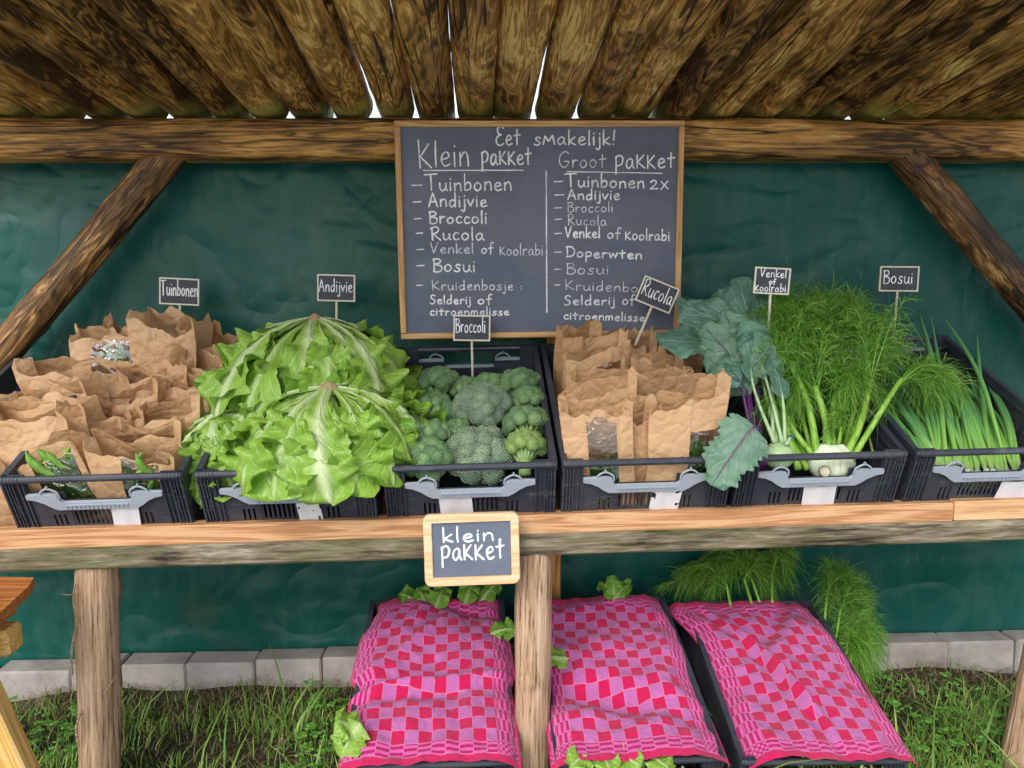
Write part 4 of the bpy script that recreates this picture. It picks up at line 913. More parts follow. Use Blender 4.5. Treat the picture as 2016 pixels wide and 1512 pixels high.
# ------------------------------------------------------------------ paper bags
def tri(x): return abs((x % 1.) * 2 - 1) * 2 - 1
def floor_pt(c, x, y, z=.01):
    """point in crate c's own frame -> world"""
    return (Matrix.Translation(c.location) @ c.rotation_euler.to_matrix().to_4x4()) @ V3(x, y, z)
for c in list(CR.values()) + [g1, g2, g3]: c.rotation_euler = c.matrix_world.to_euler() if c.rotation_euler.to_matrix() == Matrix.Identity(3) else c.rotation_euler
def bag(B, T, w, d, yaw, seed, label, cat_group, amp=.006, window=None, dark=False, jag=.018, flare=1.0, slump=.0, fold=0., opening=.8, nf=30, ns=10, nh=48):
    rs = random.Random(seed); up = (T - B); h = up.length; zax = up / h; xax = V3(math.cos(yaw), math.sin(yaw), 0); xax = (xax - zax * xax.dot(zax)).normalized(); yax = zax.cross(xax)
    o = thing('paper_bag', B, label, 'paper bag', cat_group)
    ring = []
    for i in range(nf): ring.append((-1 + 2 * i / nf, -1, 0))
    for i in range(ns): ring.append((1, -1 + 2 * i / ns, 1))
    for i in range(nf): ring.append((1 - 2 * i / nf, 1, 2))
    for i in range(ns): ring.append((-1, 1 - 2 * i / ns, 3))
    N = len(ring); waves = []
    for k in range(9):
        v = V3(rs.gauss(0, 1), rs.gauss(0, 1), rs.gauss(0, 1)).normalized(); waves.append((v * rs.uniform(4, 13), rs.random(), rs.uniform(.3, 1.), k % 3))
    small = []
    for k in range(8):
        v = V3(rs.gauss(0, 1), rs.gauss(0, 1), rs.gauss(0, .7)).normalized(); small.append((v * rs.uniform(16, 38), rs.random(), rs.uniform(.3, 1.)))
    P = []; o2 = rs.uniform(0, 50); tilt = rs.uniform(-.03, .03)
    for i in range(nh + 1):
        t = i / nh; row = []
        for (u, v, side) in ring:
            hw_ = w / 2 * (1 + (flare - 1) * t) * (1 - .05 * math.sin(3.14 * t)); hd = d / 2 * ((1 - t) + opening * t) * (1 + .18 * math.sin(3.14 * t))
            x = u * hw_; y = v * hd
            if side in (1, 3): x -= (1 if side == 1 else -1) * (.30 * d * (1 - abs(v)) * sm(t * 1.3))
            bow = (1 - u * u) * .012 * (1 if side in (0, 2) else 0); y += (-bow if side == 0 else bow) * math.sin(3.14 * t * .9)
            top = h * t
            if t > .5: top += (t - .5) * 2 * (jag * 1.5 * mnoise.noise((u * 1.6 + o2, v * 1.1, 2)) + jag * .5 * mnoise.noise((u * 5 + o2, v * 2, 12)) + jag * .7 * abs(u) ** 5 * (1 if (u > 0) == (seed % 2 > 0) else .2) + tilt * u + (-.012 if side == 0 else .010))
            p = V3(x, y, top); disp = V3(0, 0, 0)
            for (kv, ph, a, ax_) in waves:
                q = tri(kv.dot(p) + ph) * a * amp * .5
                disp += (V3(.1, 1, .06) if ax_ else V3(.7, .2, .1)) * q
            env = .35 + .9 * sm(mnoise.noise((u * 2 + o2, t * 4, v)) + .4)
            for (kv, ph, a) in small: disp += V3(.15, 1 if side in (0, 2) else .2, .1) * (tri(kv.dot(p) + ph) * a * amp * .12 * env)
            if side in (1, 3): disp.x += .0
            p += disp * (.35 + .65 * sm(t * 1.5)) * (1 if i else 0)
            if slump: p.z -= slump * sm((t - .35) / .65) * (.6 + .5 * mnoise.noise((u * 1.8 + o2, v * 2, 7))) * h; p.y -= slump * .35 * sm((t - .5) * 2) * h
            if fold and t > .72 and side == 0:
                k = (t - .72) / .28; p.y -= fold * math.sin(k * 2.2) * .05; p.z -= fold * k * k * .05
            row.append(B + xax * p.x + yax * p.y + zax * p.z)
        P.append(row)
    b = MB(); wb = MB(); V = [p for r in P for p in r]; keep = []; win = []
    for i in range(nh):
        for k in range(N):
            f = (i * N + k, i * N + (k + 1) % N, (i + 1) * N + (k + 1) % N, (i + 1) * N + k)
            if window and k < nf and window[0] <= (k + .5) / nf <= window[1] and window[2] <= (i + .5) / nh <= window[3]: win.append(f)
            else: keep.append(f)
    keep.append(tuple(range(N))[::-1])
    def sub(F):
        ids = sorted({i for f in F for i in f}); mp = {a: q for q, a in enumerate(ids)}; return [V[i] for i in ids], [tuple(mp[i] for i in f) for f in F]
    v_, f_ = sub(keep); mk('paper', v_, f_, M['kraft_dark' if dark else 'kraft'], o, smooth=False)
    if win: v_, f_ = sub(win); mk('window', v_, f_, M['film'], o, smooth=True)
    o['label'] = label
    return o, xax, yax, zax, h
def bag_at(crate, px, py, ly, w, d, yaw, seed, label, grp, lean=.02, **k):
    f = floor_pt(crate, 0, ly); T = at(px, py, f.y + lean - .085); B = floor_pt(crate, 0, ly); m_ = CW / 2 - .02 - w / 2 + k.pop('over', 0); B.x = min(max(T.x, crate.location.x - m_), crate.location.x + m_); B.z += (B.x - crate.location.x) * math.tan(ROLL)
    if 'opening' not in k: k['opening'] = random.Random(seed).uniform(.35, .9)
    return bag(B, T, w, d, yaw, seed, label, grp, **k)
G1, G4 = 'crumpled bean bags in the left crate', 'upright rocket bags in the middle crate'
c1 = CR[1]
bags1 = [  # px, py, depth in crate, width, thickness, yaw, lean, window, text, extra
 (72, 893, .085, .225, .085, .02, .015, (.48, .94, .08, .98), 'front left paper bag with broad beans showing, behind the crate handle', dict(amp=0.0036, slump=.0, over=.03)),
 (262, 885, .075, .20, .075, -.03, .0, (.40, .80, .10, .985), 'front right paper bag whose clear window shows pale bean pods', dict(amp=0.0050, jag=.014)),
 (30, 840, .15, .27, .12, .1, .03, None, 'smooth leaning paper bag at the left edge, second row from the front', dict(amp=0.0050, slump=.06, over=.12)),
 (262, 848, .16, .25, .08, .02, .03, None, 'wide paper bag standing right behind the front window bag', dict(amp=0.0065, slump=.08)),
 (70, 795, .225, .28, .12, -.06, .03, None, 'crumpled paper bag in the third row at the left', dict(amp=0.0094, slump=.08, over=.14)),
 (320, 800, .24, .2, .08, .08, .03, None, 'crumpled paper bag in the third row beside the endive', dict(amp=0.0101, slump=.1)),
 (205, 790, .27, .2, .08, .16, .03, None, 'crumpled paper bag in the middle of the heap', dict(amp=0.0101, slump=.15)),
 (95, 757, .31, .25, .12, -.1, .03, None, 'open-topped crumpled paper bag near the left crate wall', dict(amp=0.0086, slump=.1, over=.15)),
 (255, 768, .34, .18, .07, .0, .03, None, 'small crumpled paper bag squeezed in the middle of the heap', dict(amp=0.0101, slump=.1)),
 (375, 745, .36, .17, .08, -.2, .03, None, 'tall crumpled paper bag beside the left endive leaves', dict(amp=0.0086, slump=.05)),
 (150, 714, .40, .27, .12, .1, .03, None, 'wide rolled-top paper bag below the back window bag', dict(amp=0.0079, slump=.1, over=.14)),
 (300, 720, .41, .22, .08, -.05, .03, None, 'paper bag in the row below the tallest bags', dict(amp=0.0101, slump=.12)),
 (402, 705, .44, .16, .09, -.25, .03, None, 'paper bag at the right crate wall in the row below the tallest bags', dict(amp=0.0086, slump=.05)),
 (205, 655, .47, .17, .07, .2, .05, (.35, .95, .62, .95), 'tilted paper bag at the back left with a bean window', dict(amp=0.0065, jag=.02, over=.08)),
 (262, 648, .53, .15, .07, .0, .06, (.5, .9, .35, .9), 'brown paper bag at the back, half hidden by the tallest bag', dict(amp=0.0086, jag=.015, dark=True)),
 (335, 632, .50, .185, .09, -.08, .05, None, 'tallest paper bag, wide open at the top under its plant tag', dict(amp=0.0094, jag=.025, opening=1.2)),
 (415, 665, .54, .15, .09, -.3, .05, None, 'dark brown paper bag at the back right corner of the heap', dict(amp=0.0072, jag=.03, dark=True))]
BG = []
for i, (px, py, ly, w, d, yw, ln_, win, t_, k) in enumerate(bags1): BG.append(bag_at(c1, px, py, ly, w, d, yw, 40 + i, t_, G1, ln_, window=win, **k))
c4 = CR[4]
bags4 = [
 (1172, 800, .045, .17, .07, .0, (.35, .78, .02, .94), 'front left rocket bag with a shiny clear window', dict(amp=.003, jag=.022)),
 (1352, 778, .05, .185, .08, .0, (.52, .93, .02, .74), 'front right rocket bag with green leaves behind its window', dict(amp=.003, jag=.020)),
 (1262, 815, .09, .09, .07, .1, None, 'narrow paper bag squeezed between the two front rocket bags', dict(amp=.003)),
 (1175, 765, .14, .19, .06, .04, None, 'rocket bag second from the front at the left', dict(amp=.0034)),
 (1330, 755, .15, .22, .06, -.05, None, 'rocket bag second from the front at the right', dict(amp=.0034)),
 (1190, 738, .22, .18, .06, .02, None, 'rocket bag in the third row at the left', dict(amp=.0034, jag=.012)),
 (1300, 735, .23, .15, .06, -.06, None, 'rocket bag in the third row near the middle', dict(amp=.0034, jag=.014)),
 (1388, 752, .25, .13, .06, -.12, None, 'rocket bag in the third row under the kohlrabi leaves', dict(amp=.0034, jag=.016)),
 (1285, 708, .31, .16, .06, .03, None, 'rocket bag with a wavy top edge in the fourth row', dict(amp=.006, jag=.028)),
 (1172, 682, .36, .17, .07, .1, (.4, .9, .45, .85), 'rocket bag with a glossy window flap at the back left', dict(amp=.0034, jag=.016)),
 (1345, 692, .40, .13, .07, -.1, None, 'folded rocket bag under the grey green leaves', dict(amp=.009, jag=.016)),
 (1140, 652, .44, .12, .09, .35, None, 'tallest rocket bag leaning at the back left corner', dict(amp=.005, jag=.016, dark=True)),
 (1205, 668, .50, .09, .07, .1, None, 'small rocket bag top seen against the chalkboard frame', dict(amp=.005, jag=.016, dark=True)),
 (1258, 668, .48, .10, .07, -.2, None, 'pointed rocket bag next to the tilted tag stick', dict(amp=.006, jag=.03))]
RB = []
for i, (px, py, ly, w, d, yw, win, t_, k) in enumerate(bags4): RB.append(bag_at(c4, px, py, ly, w, d, yw, 80 + i, t_, G4, .015, window=win, **k))
# bean pods behind and around the windows
def pod_geo(seed):
    rs = random.Random(seed); L = .085; pts = [V3((i / 12 - .5) * L, .012 * (1 - (2 * i / 12 - 1) ** 2) * 1.0, 0) for i in range(13)]; b = MB()
    b.tube(pts, [.0022, .0025, .006, .0088, .0082, .0092, .0080, .0092, .0082, .0088, .006, .003, .0008], 9); return b
pods = []
def pods_in(bg, n, xr, zr, label, grp, yoff=-.25):
    o, xa, ya, za, h = bg; rs = random.Random(n + int(xr[0] * 100))
    for i in range(n):
        if not pods:
            p = pod_geo(1).obj('bean_pod', M['pod'], None, True); pods.append(p)
        else: p = pods[0].copy(); COL.objects.link(p)
        tag(p, label, 'bean pod', grp)
        a = rs.uniform(.9, 2.2); x = xa * math.cos(a) + za * math.sin(a); z = (ya * -1 + xa * rs.uniform(-.4, .4)); z = (z - x * x.dot(z)).normalized(); y = z.cross(x)
        Mx = Matrix((x, y, z)).transposed().to_4x4(); Mx.translation = o.location + xa * rs.uniform(*xr) + za * rs.uniform(*zr) * h + ya * (yoff * .1 + rs.uniform(-.008, .012)); p.matrix_world = Mx
pods_in(BG[0], 24, (.0, .09), (.25, .93), 'green broad bean pod in the front left bag', 'bean pods in the front left bag')
pods_in(BG[1], 22, (-.03, .06), (.25, .9), 'green broad bean pod behind the window of the front right bag', 'bean pods in the front right bag')
pods_in(BG[13], 8, (-.02, .06), (.66, .8), 'green broad bean pod in the tilted back left bag', 'bean pods in the back left bag', -.2)
def rocket(bg, n, xr, zr, label, yo=-.028):
    o, xa, ya, za, h = bg; rs = np.random.RandomState(n); V = []; F = []
    for i in range(n):
        c = o.location + xa * rs.uniform(*xr) + za * rs.uniform(*zr) * h + ya * (yo + rs.uniform(-.006, .02)); a = rs.uniform(.5, 2.6); d = xa * math.cos(a) + za * math.sin(a); s_ = (ya * rs.uniform(-1, 1) + xa * math.sin(a) - za * math.cos(a)).normalized(); L = rs.uniform(.018, .04); w = L * .32; k = len(V)
        for t, q in ((-.9, .05), (0, .3), (.3, 1), (.65, .9), (1, .3)): V += [tuple(c + d * t * L - s_ * w * q), tuple(c + d * t * L + s_ * w * q + ya * .002)]
        F += [(k + 2 * j, k + 2 * j + 1, k + 2 * j + 3, k + 2 * j + 2) for j in range(4)]
    tag(mk('rocket_leaves', V, F, M['rocket'], smooth=True), label, 'salad leaves', kind='stuff')
rocket(RB[0], 120, (-.03, .045), (.05, .47), 'green rocket leaves low in the front left window bag')
rocket(RB[1], 170, (.0, .08), (.05, .53), 'bright green rocket leaves in the front right window bag')

# ------------------------------------------------------------------ broccoli
OCT = (np.array([(1, 0, 0), (-1, 0, 0), (0, 1, 0), (0, -1, 0), (0, 0, 1), (0, 0, -1)], float), np.array([(0, 2, 4), (2, 1, 4), (1, 3, 4), (3, 0, 4), (2, 0, 5), (1, 2, 5), (3, 1, 5), (0, 3, 5)]))
def broccoli_geo(seed, open_=0.):
    """crown of radius about 1 with its stem along -z"""
    rs = np.random.RandomState(seed); cen = []; rad = []; nl = 26
    lobes = []
    for k in range(nl):
        z = 1 - (k + .5) / nl * 1.08; r = math.sqrt(max(0, 1 - z * z)); a = k * 2.39996 + rs.uniform(-.3, .3); d = np.array([r * math.cos(a), r * math.sin(a), z * .85]); lr = rs.uniform(.25, .35)
        lobes.append((d * rs.uniform(.64, .74), lr))
    SV = []; SF = []
    for c, lr in lobes:
        n = int(260 * (lr / .33) ** 2); i = np.arange(n); zz = 1 - 2 * (i + .5) / n; rr = np.sqrt(1 - zz * zz); aa = i * 2.39996; p = np.stack([rr * np.cos(aa), rr * np.sin(aa), zz], 1)
        p = p[(p @ (c / np.linalg.norm(c) + np.array([0, 0, .25]))) > -.15]; bump = 1 + .10 * np.array([mnoise.noise((q[0] * 3 + seed, q[1] * 3, q[2] * 3)) for q in p])
        cen.append(c + p * (lr * bump * rs.uniform(.96, 1.04, len(p)))[:, None]); rad.append(rs.uniform(.024, .040, len(p)))
    cen = np.concatenate(cen); rad = np.concatenate(rad); v, f = OCT
    # soften: beads stand a little proud of an inner ball of each lobe
    V = (cen[:, None, :] + v[None] * rad[:, None, None] * np.array([1, 1, 1])).reshape(-1, 3); F = (f[None] + (np.arange(len(cen)) * 6)[:, None, None]).reshape(-1, 3)
    inner = MB()
    for c, lr in lobes:
        P = [[V3(*(c + lr * .965 * np.array([math.sin(q * .3927) * math.cos(a * .5236), math.sin(q * .3927) * math.sin(a * .5236), math.cos(q * .3927)]))) for a in range(13)] for q in range(9)]; inner.grid(P)
    nV = len(V); V = np.concatenate([V, np.array(inner.V)]); F = [tuple(q) for q in F] + [tuple(i + nV for i in q) for q in inner.F]
    st = MB(); st.tube([V3(0, 0, -1.15), V3(0, 0, -.75), V3(0, 0, -.3)], [.27, .25, .3], 12)
    for c, lr in lobes:
        c = Vector(c); st.tube(smoothcurve([V3(c.x * .15, c.y * .15, -.62), V3(c.x * .55, c.y * .55, -.28), c * .92], 4), [.10, .095, .09, .085, .08, .08, .09, .11, .13][:9], 7)
        for k in range(3): st.tube([V3(c.x * .6, c.y * .6, -.15), c + V3(*rs.uniform(-.6, .6, 3)) * lr * .9], [.05, .06], 5)
    return V, F, st
BV = [broccoli_geo(s) for s in (1, 2, 3)]
bproto = {}
def broccoli(px, py, Y, R, tilt, az, v, mat, label):
    p = at(px, py, Y); key = (v, mat)
    if key not in bproto:
        o = thing('broccoli_head', (0, 0, 0), label, 'broccoli', 'broccoli heads in the crate'); V, F, st = BV[v]
        mk('crown', V * .1, F, M[mat], o, smooth=True); st2 = MB(); st2.add([Vector(q) * .1 for q in st.V], st.F); st2.obj('stem', M['broc_stem'], o, True); bproto[key] = o
    else: o = copy_tree(bproto[key])
    o['label'] = label; az = math.radians(az); ax = V3(math.cos(az), math.sin(az), 0)
    ztop = (V3(0, -.1, 1) * math.cos(math.radians(tilt)) + V3(math.sin(az), -math.cos(az), 0) * math.sin(math.radians(tilt))).normalized(); x = V3(1, .3 * v, 0); x = (x - ztop * x.dot(ztop)).normalized()
    Mx = Matrix((x, ztop.cross(x), ztop)).transposed(); o.location = p; o.rotation_euler = Mx.to_euler(); o.scale = (R * 10,) * 3
# az: 0 leans the crown towards the viewer, 90 to the right
BR_ = [(862, 758, 2.10, .060, -22, 10, 0, 'broc', 'broccoli head in the back left corner of the crate, stalks showing'),
 (850, 800, 2.05, .045, 40, -90, 1, 'broc', 'small broccoli head against the left crate wall behind the smooth green head'),
 (912, 770, 2.12, .050, -18, 0, 1, 'broc', 'broccoli head at the back, second from the left'),
 (965, 775, 2.10, .066, 20, 10, 2, 'broc', 'broad broccoli head at the back under the plant tag stick'),
 (1022, 762, 2.09, .062, -15, 10, 0, 'broc', 'broccoli head in the back right corner of the crate'),
 (1038, 796, 2.00, .056, -32, 10, 1, 'broc', 'broccoli head showing its stalk fan near the right crate wall'),
 (856, 820, 1.97, .066, 25, -10, 2, 'broc', 'smooth green broccoli head left of the greyish head'),
 (948, 806, 1.95, .078, 18, 5, 0, 'broc_grey', 'large greyish broccoli head in the middle of the crate'),
 (1034, 840, 1.90, .062, -40, 5, 2, 'broc', 'broccoli head on its side with long pale stalks at the right'),
 (855, 864, 1.88, .056, -35, -5, 1, 'broc', 'broccoli head behind the front left head'),
 (842, 908, 1.80, .062, 35, -5, 0, 'broc', 'front left broccoli head beside the endive'),
 (942, 900, 1.845, .088, 30, 0, 2, 'broc_grey', 'biggest broccoli head, a fine-grained dome at the front'),
 (1032, 886, 1.82, .058, -38, 0, 1, 'broc_yellow', 'yellowing broccoli head with a thick pale stalk at the front right'),
 (900, 850, 1.90, .04, 100, 0, 0, 'broc', 'upturned broccoli whose cut stem faces the viewer')]
for a in BR_: broccoli(*a)

# ------------------------------------------------------------------ kohlrabi
def kleaf(thing_, base, mid_, tip, w, seed, mat, stem, facing=None, ruf=.010, teeth=.14, tf=8):
    pts = smoothcurve([base, mid_, tip], 8); n = len(pts); s0 = int(n * .45); fc = (EYE - mid_).normalized() if facing is None else facing
    st = MB(); st.tube(pts[:s0 + 3], [.0055 - .003 * i / (s0 + 3) for i in range(s0 + 3)], 7); lf = MB(); path = pts[s0:]
    wf = lambda t: w * (sm(t * 4.5) * (1 - .12 * t) if t < .6 else .928 * max(0., 1 - ((t - .6) / .4) ** 2.2) ** .6) + .0015
    lf.grid(blade(path, wf, lambda p, t: fc, seed, ruf, 2.2, .12, teeth, tf, 17, 40, .0034, .12))
    l_ = lf.obj('leaf', M[mat], thing_, True, uv=True); st.obj('leaf_stalk', M[stem], l_, True)
def bulb(c, r, name, mat, t_, sq=.88):
    b = MB(); P = [[c + V3(math.sin(q * .2618) * math.cos(a * .3142) * r, math.sin(q * .2618) * math.sin(a * .3142) * r, math.cos(q * .2618) * r * sq) * (1 + .03 * mnoise.noise((q * .5, a * .5, r * 99))) for a in range(21)] for q in range(13)]; b.grid(P); b.obj(name, M[mat], t_, True)
kg = thing('kohlrabi', at(1532, 895, 1.77), 'pale green kohlrabi beside the fennel bulb, stems rising to grey green leaves', 'kohlrabi', 'kohlrabi beside the fennel')
bulb(at(1532, 897, 1.775), .037, 'bulb', 'kohl_stem', kg)
kp = thing('kohlrabi', at(1488, 890, 1.79), 'purple-stemmed kohlrabi leaning over the rocket bags', 'kohlrabi', 'kohlrabi beside the fennel')
bulb(at(1487, 905, 1.80), .034, 'bulb', 'kohl_vio', kp)
def kl(t_, b_, m_, e_, w, s_, mat, stem, f=None, **k): kleaf(t_, at(*b_), at(*m_), at(*e_), w, s_, mat, stem, f, **k)
kl(kp, (1482, 880, 1.79), (1462, 740, 1.90), (1385, 640, 1.93), .055, 1, 'kohl_purple', 'kohl_vio')
kl(kp, (1488, 880, 1.80), (1450, 700, 1.95), (1290, 668, 1.94), .062, 2, 'kohl', 'kohl_vio', V3(-.1, -.6, .8))
kl(kp, (1480, 885, 1.80), (1470, 770, 1.88), (1385, 700, 1.88), .042, 3, 'kohl_purple', 'kohl_vio', V3(-.3, -.8, .3))
kl(kp, (1484, 890, 1.78), (1452, 745, 1.86), (1400, 765, 1.80), .04, 9, 'kohl', 'kohl_vio', V3(-.2, -.7, .6))
kl(kp, (1500, 885, 1.82), (1470, 690, 2.0), (1415, 570, 2.05), .058, 4, 'kohl', 'kohl_vio', V3(-.2, -.9, .25))
kl(kp, (1500, 890, 1.74), (1484, 842, 1.70), (1400, 956, 1.69), .058, 5, 'kohl_purple', 'kohl_vio', V3(0, -.8, .6), ruf=.006, teeth=.34, tf=5.5)
kl(kp, (1492, 885, 1.80), (1465, 720, 1.92), (1425, 610, 1.95), .05, 14, 'kohl_purple', 'kohl_vio', V3(-.4, -.8, .4))
kl(kp, (1496, 885, 1.81), (1478, 730, 1.93), (1330, 590, 2.04), .05, 15, 'kohl', 'kohl_vio', V3(.2, -.7, .6))
kl(kg, (1522, 870, 1.78), (1500, 690, 1.93), (1345, 600, 2.02), .060, 6, 'kohl', 'kohl_stem', V3(-.2, -.8, .5))
kl(kg, (1530, 870, 1.79), (1490, 700, 1.96), (1455, 545, 2.04), .062, 7, 'kohl', 'kohl_stem', V3(.1, -.95, .2))
kl(kg, (1538, 870, 1.78), (1512, 720, 1.93), (1500, 590, 2.02), .058, 8, 'kohl', 'kohl_stem', V3(.2, -.9, .3))
kl(kg, (1525, 872, 1.77), (1480, 745, 1.86), (1492, 640, 1.9), .03, 10, 'kohl', 'kohl_stem', V3(.4, -.9, .1))
kl(kg, (1540, 872, 1.77), (1505, 735, 1.86), (1470, 630, 1.90), .044, 16, 'kohl', 'kohl_stem', V3(-.3, -.9, .2))
kl(kg, (1545, 872, 1.78), (1540, 780, 1.82), (1515, 690, 1.88), .035, 11, 'kohl', 'kohl_stem', V3(.5, -.8, .2))
kl(kg, (1548, 874, 1.75), (1556, 862, 1.745), (1560, 856, 1.74), .006, 12, 'kohl', 'kohl_stem')

# ------------------------------------------------------------------ fennel
def frond_geo(paths, seed, nfil, lf, spread, drop, w=.00055):
    """feathery leaf: threads growing off the given ribs"""
    rs = np.random.RandomState(seed); V = []; F = []
    for path in paths:
        n = len(path)
        for q in range(nfil):
            t = rs.uniform(.12, 1) ** .8; k = t * (n - 1); a = min(int(k), n - 2); p = np.array(path[a].lerp(path[a + 1], k - a)); tg = np.array((path[a + 1] - path[a]).normalized())
            d = tg * rs.uniform(.4, 1.1) + rs.normal(0, spread, 3); d /= np.linalg.norm(d); L = rs.uniform(*lf) * (1.05 - .35 * t)
            for br in range(3):
                if br == 0: p0, d0, l0 = p, d, L
                else:
                    f_ = rs.uniform(.2, .7); p0 = p + d * L * f_ + np.array([0, 0, -drop * L * f_ * f_]); d0 = d + rs.normal(0, .55, 3); d0 /= np.linalg.norm(d0); l0 = L * rs.uniform(.35, .6)
                s_ = np.cross(d0, rs.normal(0, 1, 3)); s_ /= np.linalg.norm(s_) + 1e-9; b0 = len(V); cv = rs.normal(0, .12, 3)
                for u_, ww in ((0, 1.), (.35, 1.), (.7, .8)):
                    c = p0 + d0 * l0 * u_ + cv * l0 * u_ * u_ + np.array([0, 0, -drop * l0 * u_ * u_]); V += [c - s_ * w * ww, c + s_ * w * ww]
                V.append(p0 + (d0 + cv) * l0 + np.array([0, 0, -drop * l0])); F += [(b0, b0 + 1, b0 + 3, b0 + 2), (b0 + 2, b0 + 3, b0 + 5, b0 + 4), (b0 + 4, b0 + 5, b0 + 6)]
    return V, F
def fennel_stalk(t_, pts, r0, r1, seed, nrib, ribL, nfil, lf, ups, spread=.45, drop=.35):
    """a stalk that forks into ribs carrying fronds; ups = end point (centre of the plume)"""
    rs = random.Random(seed); P = smoothcurve(pts, 7); n = len(P); b = MB(); b.tube(P, [r0 + (r1 - r0) * i / (n - 1) for i in range(n)], 9); s_ = b.obj('stalk', M['fen_stalk'], t_, True)
    paths = []; rb = MB()
    for k in range(nrib):
        st = P[-1] if k < nrib * .6 else P[int(n * rs.uniform(.7, .95))]; e = ups + V3(rs.gauss(0, 1), rs.gauss(0, .8), rs.gauss(0, .8)) * ribL
        m_ = st.lerp(e, .5) + V3(0, 0, .025 + rs.uniform(0, .02)); pth = smoothcurve([st, m_, e], 7); paths.append(pth); rb.tube(pth, [.0018 - .0014 * i / (len(pth) - 1) for i in range(len(pth))], 5)
    v0, f0 = frond_geo(paths, seed, nfil, lf, spread, drop); k = len(v0)
    o = mk('frond', v0 + rb.V, f0 + [tuple(i + k for i in f) for f in rb.F], M['frond'], s_, smooth=True)
fb = thing('fennel', at(1635, 905, 1.79), 'white fennel bulb with a huge cloud of feathery green fronds', 'fennel', 'fennel in the right crate')
c = at(1636, 905, 1.80); b = MB(); P = []
for q in range(17):
    t = q / 16; row = []
    for a in range(33):
        an = a * .19635; rr = .054 * math.sin(3.14159 * (.12 + .78 * t) ** .9) ** .6 * (1 + .05 * math.cos(an * 5 + t * 2)) * (1 - .1 * t); row.append(c + V3(math.cos(an) * rr * 1.1, math.sin(an) * rr * .8, -.045 + .085 * t))
    P.append(row)
b.grid(P); b.obj('bulb', M['fen_bulb'], fb, True)
b = MB(); b.bbox(-.018, .018, -.004, .004, -.012, .012, .003); o_ = at(1625, 928, 1.752)
b2 = MB(); b2.tube([at(1624, 928, 1.757), at(1624, 929, 1.748)], [.014, .011], 14); b2.obj('root_cut', M['root_cut'], fb, True)
FS = [((1608, 880, 1.80), (1592, 800, 1.84), (1556, 715, 1.90), (1530, 640, 1.97), .010), ((1628, 880, 1.80), (1626, 830, 1.82), (1604, 760, 1.86), (1600, 660, 1.95), .0115),
      ((1600, 885, 1.80), (1555, 835, 1.84), (1525, 760, 1.88), (1508, 690, 1.92), .008), ((1668, 885, 1.79), (1695, 830, 1.82), (1715, 745, 1.87), (1700, 640, 1.95), .0105),
      ((1678, 895, 1.78), (1740, 800, 1.80), (1775, 745, 1.83), (1850, 745, 1.88), .008), ((1640, 880, 1.81), (1640, 820, 1.86), (1650, 720, 1.94), (1660, 620, 2.02), .009),
      ((1590, 890, 1.82), (1560, 830, 1.88), (1560, 700, 2.0), (1555, 610, 2.06), .008), ((1650, 880, 1.82), (1655, 780, 1.90), (1625, 650, 2.02), (1610, 595, 2.08), .008),
      ((1580, 895, 1.83), (1530, 830, 1.86), (1545, 640, 2.0), (1510, 620, 2.02), .007), ((1660, 885, 1.83), (1690, 760, 1.92), (1690, 650, 2.0), (1670, 590, 2.1), .007),
      ((1662, 885, 1.82), (1700, 790, 1.88), (1700, 690, 1.96), (1725, 690, 1.98), .007), ((1610, 885, 1.83), (1590, 760, 1.93), (1580, 650, 2.05), (1575, 660, 2.0), .007),
      ((1600, 885, 1.82), (1570, 790, 1.90), (1560, 760, 1.92), (1560, 790, 1.88), .006), ((1650, 885, 1.82), (1660, 800, 1.88), (1665, 760, 1.9), (1668, 760, 1.88), .006)]
for i, (a, m_, e, u_, r) in enumerate(FS):
    fennel_stalk(fb, [at(*a) - V3(0, 0, .012), at(*m_), at(*e)], r, r * .62, 60 + i, 10, .040 if i not in (4,) else .026, 46, (.05, .125), at(*u_), .40, .45)
fennel_stalk(fb, [at(1650, 880, 1.795), at(1655, 850, 1.795), at(1657, 840, 1.795)], .004, .003, 99, 7, .016, 40, (.02, .04), at(1652, 850, 1.785), .4, .2)
for i, (a, m_, r) in enumerate([((1572, 925, 1.79), (1540, 800, 1.87), .009), ((1590, 925, 1.81), (1520, 790, 1.90), .0085), ((1722, 900, 1.86), (1712, 835, 1.9), .005)]):
    b = MB(); b.tube(smoothcurve([at(*a), at((a[0] + m_[0]) / 2 - 3, (a[1] + m_[1]) / 2, (a[2] + m_[2]) / 2), at(*m_)], 6), r, 8); b.obj('stalk', M['fen_stalk'], fb, True)

